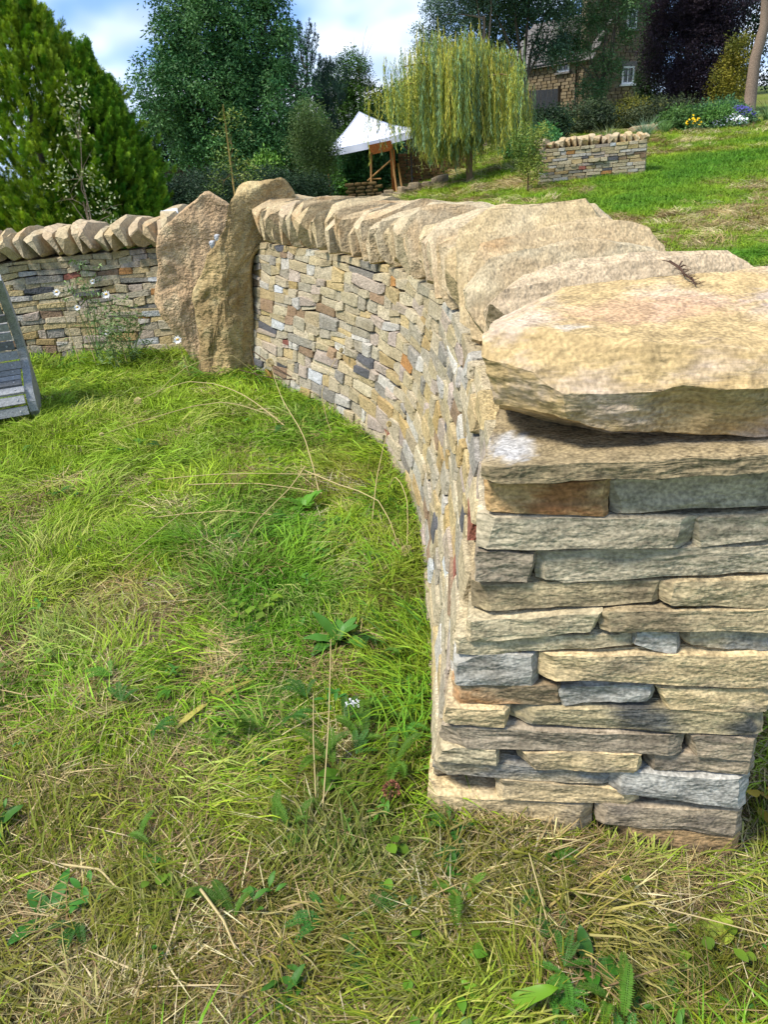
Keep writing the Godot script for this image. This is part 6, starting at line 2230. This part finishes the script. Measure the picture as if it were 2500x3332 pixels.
	for i in 40:
		var p := Vector3(rf(-0.02, 0.02), 0.072 + rf(-0.005, 0.006), rf(-0.012, 0.012))
		leaf_quad(yst, p, rdir(), rdir(), 0.007, 0.006, Color(0.85, 0.83, 0.85))
	part(yf, "petals", done(yst, false), M.petal)
	# brown dried flower head by the wall foot
	var bh := thing("dried_flower_head", "rust-brown dried seed head at the foot of the wall end", "seed head", ground(-0.035, -1.3))
	part(bh, "stem", tube_mesh([Vector3(-0.02, 0, 0.02), Vector3(0, 0.05, 0)], [0.003, 0.003], 5), M.twig)
	var bst := new_st()
	bst.set_smooth_group(-1)
	for i in 130:
		var d := rdir()
		d.y = absf(d.y)
		leaf_quad(bst, Vector3(0, 0.045, 0) + d * Vector3(0.016, 0.026, 0.014), d, d.cross(rdir()).normalized(), 0.009, 0.006, lin(150, 100, 76) * rf(0.6, 1.2))
	part(bh, "seed_head", done(bst, false), M.straw)
	# dead conifer twig lying on the end cope
	var tw := thing("dead_twig", "dead brown conifer twig lying on the big end cope", "twig", Vector3(0.67, 1.158, -1.58))
	tw.scale = Vector3.ONE * 0.62
	var tst := new_st()
	tst.set_smooth_group(0)
	tube(tst, [Vector3(0.0, 0.0, 0.10), Vector3(0.01, 0.012, 0.05), Vector3(0, 0.02, 0.0), Vector3(0.005, 0.035, -0.05), Vector3(-0.02, 0.055, -0.085)], [0.0015, 0.003, 0.0035, 0.004, 0.003], 5)
	for i in 26:
		var t := i / 26.0
		var p := Vector3(0.003, 0.002 + 0.035 * t, 0.1 - 0.17 * t)
		for sg in [-1.0, 1.0]:
			tube(tst, [p, p + Vector3(sg * rf(0.012, 0.03), rf(-0.004, 0.012), rf(0.0, 0.015))], [0.0013, 0.0006], 3)
	for q in [Vector3(-0.05, 0.06, -0.08), Vector3(0.03, 0.05, -0.09), Vector3(0.035, 0.035, -0.06)]:
		tube(tst, [Vector3(0, 0.035, -0.05), q * 0.6 + Vector3(0, 0.02, -0.02), q], [0.003, 0.0025, 0.001], 4)
	part(tw, "twig", done(tst), M.dark_twig)
	# two white pebbles lodged in the pillar stone
	for q in [[Vector3(-1.0, 0.985, -5.40), 0.02, "white pebble lodged in the pillar stone's edge, upper one"], [Vector3(-1.04, 0.945, -5.40), 0.022, "grey-white pebble lodged just below the white one"]]:
		var o := MeshInstance3D.new()
		o.name = numbered("pebble")
		o.mesh = hexa(block(Vector3.ZERO, Vector3(q[1], 0, 0), Vector3(0, q[1] * 1.2, 0), Vector3(0, 0, q[1])), Vector3i(5, 5, 5), {"round": 3.0, "amp": 0.008, "freq": 22.0, "chips": 5, "col": Color(0.62, 0.63, 0.63)})
		o.material_override = M.stone
		add_child(o)
		o.position = q[0]
		tag(o, q[2], "pebble", "pebbles in the pillar stone")
	# white tin lying on the left wall behind the slab
	var tin := thing("white_tin", "white tin can lying on its side on the wall behind the pointed slab", "tin", Vector3(-1.55, 1.1, -6.45))
	var body := new_st()
	body.set_smooth_group(0)
	tube(body, [Vector3(-0.05, 0.0, 0.02), Vector3(0.07, 0.012, -0.01)], [0.034, 0.034], 18)
	part(tin, "body", done(body), M.tin)
	var rim := new_st()
	rim.set_smooth_group(0)
	tube(rim, [Vector3(-0.056, -0.001, 0.0215), Vector3(-0.048, 0.0, 0.0195)], [0.0365, 0.0365], 18)
	part(tin, "rim", done(rim), M.screw)

func _ready() -> void:
	nz.seed = 5
	nz.noise_type = FastNoiseLite.TYPE_SIMPLEX_SMOOTH
	nz.frequency = 1.0
	nz.fractal_octaves = 3
	nf.seed = 17
	nf.noise_type = FastNoiseLite.TYPE_SIMPLEX_SMOOTH
	nf.frequency = 1.0
	nf.fractal_octaves = 2
	make_view()
	make_materials()
	M.leaf_green = mat(lin(84, 116, 60).linear_to_srgb(), 0.6)
	M.weed_stem = mat(lin(120, 140, 80).linear_to_srgb(), 0.7)
	make_palettes()
	rg.seed = 101
	build_ground()
	rg.seed = 202
	build_main_wall()
	rg.seed = 303
	build_left_wall()
	rg.seed = 404
	build_standing_stones()
	rg.seed = 505
	build_small_wall()
	build_house()
	build_fence()
	rg.seed = 606
	build_marquee()
	build_bench()
	rg.seed = 707
	build_trees()
	build_flower_bed()
	rg.seed = 808
	build_grass()
	build_low_weeds()
	rg.seed = 909
	build_small_things()
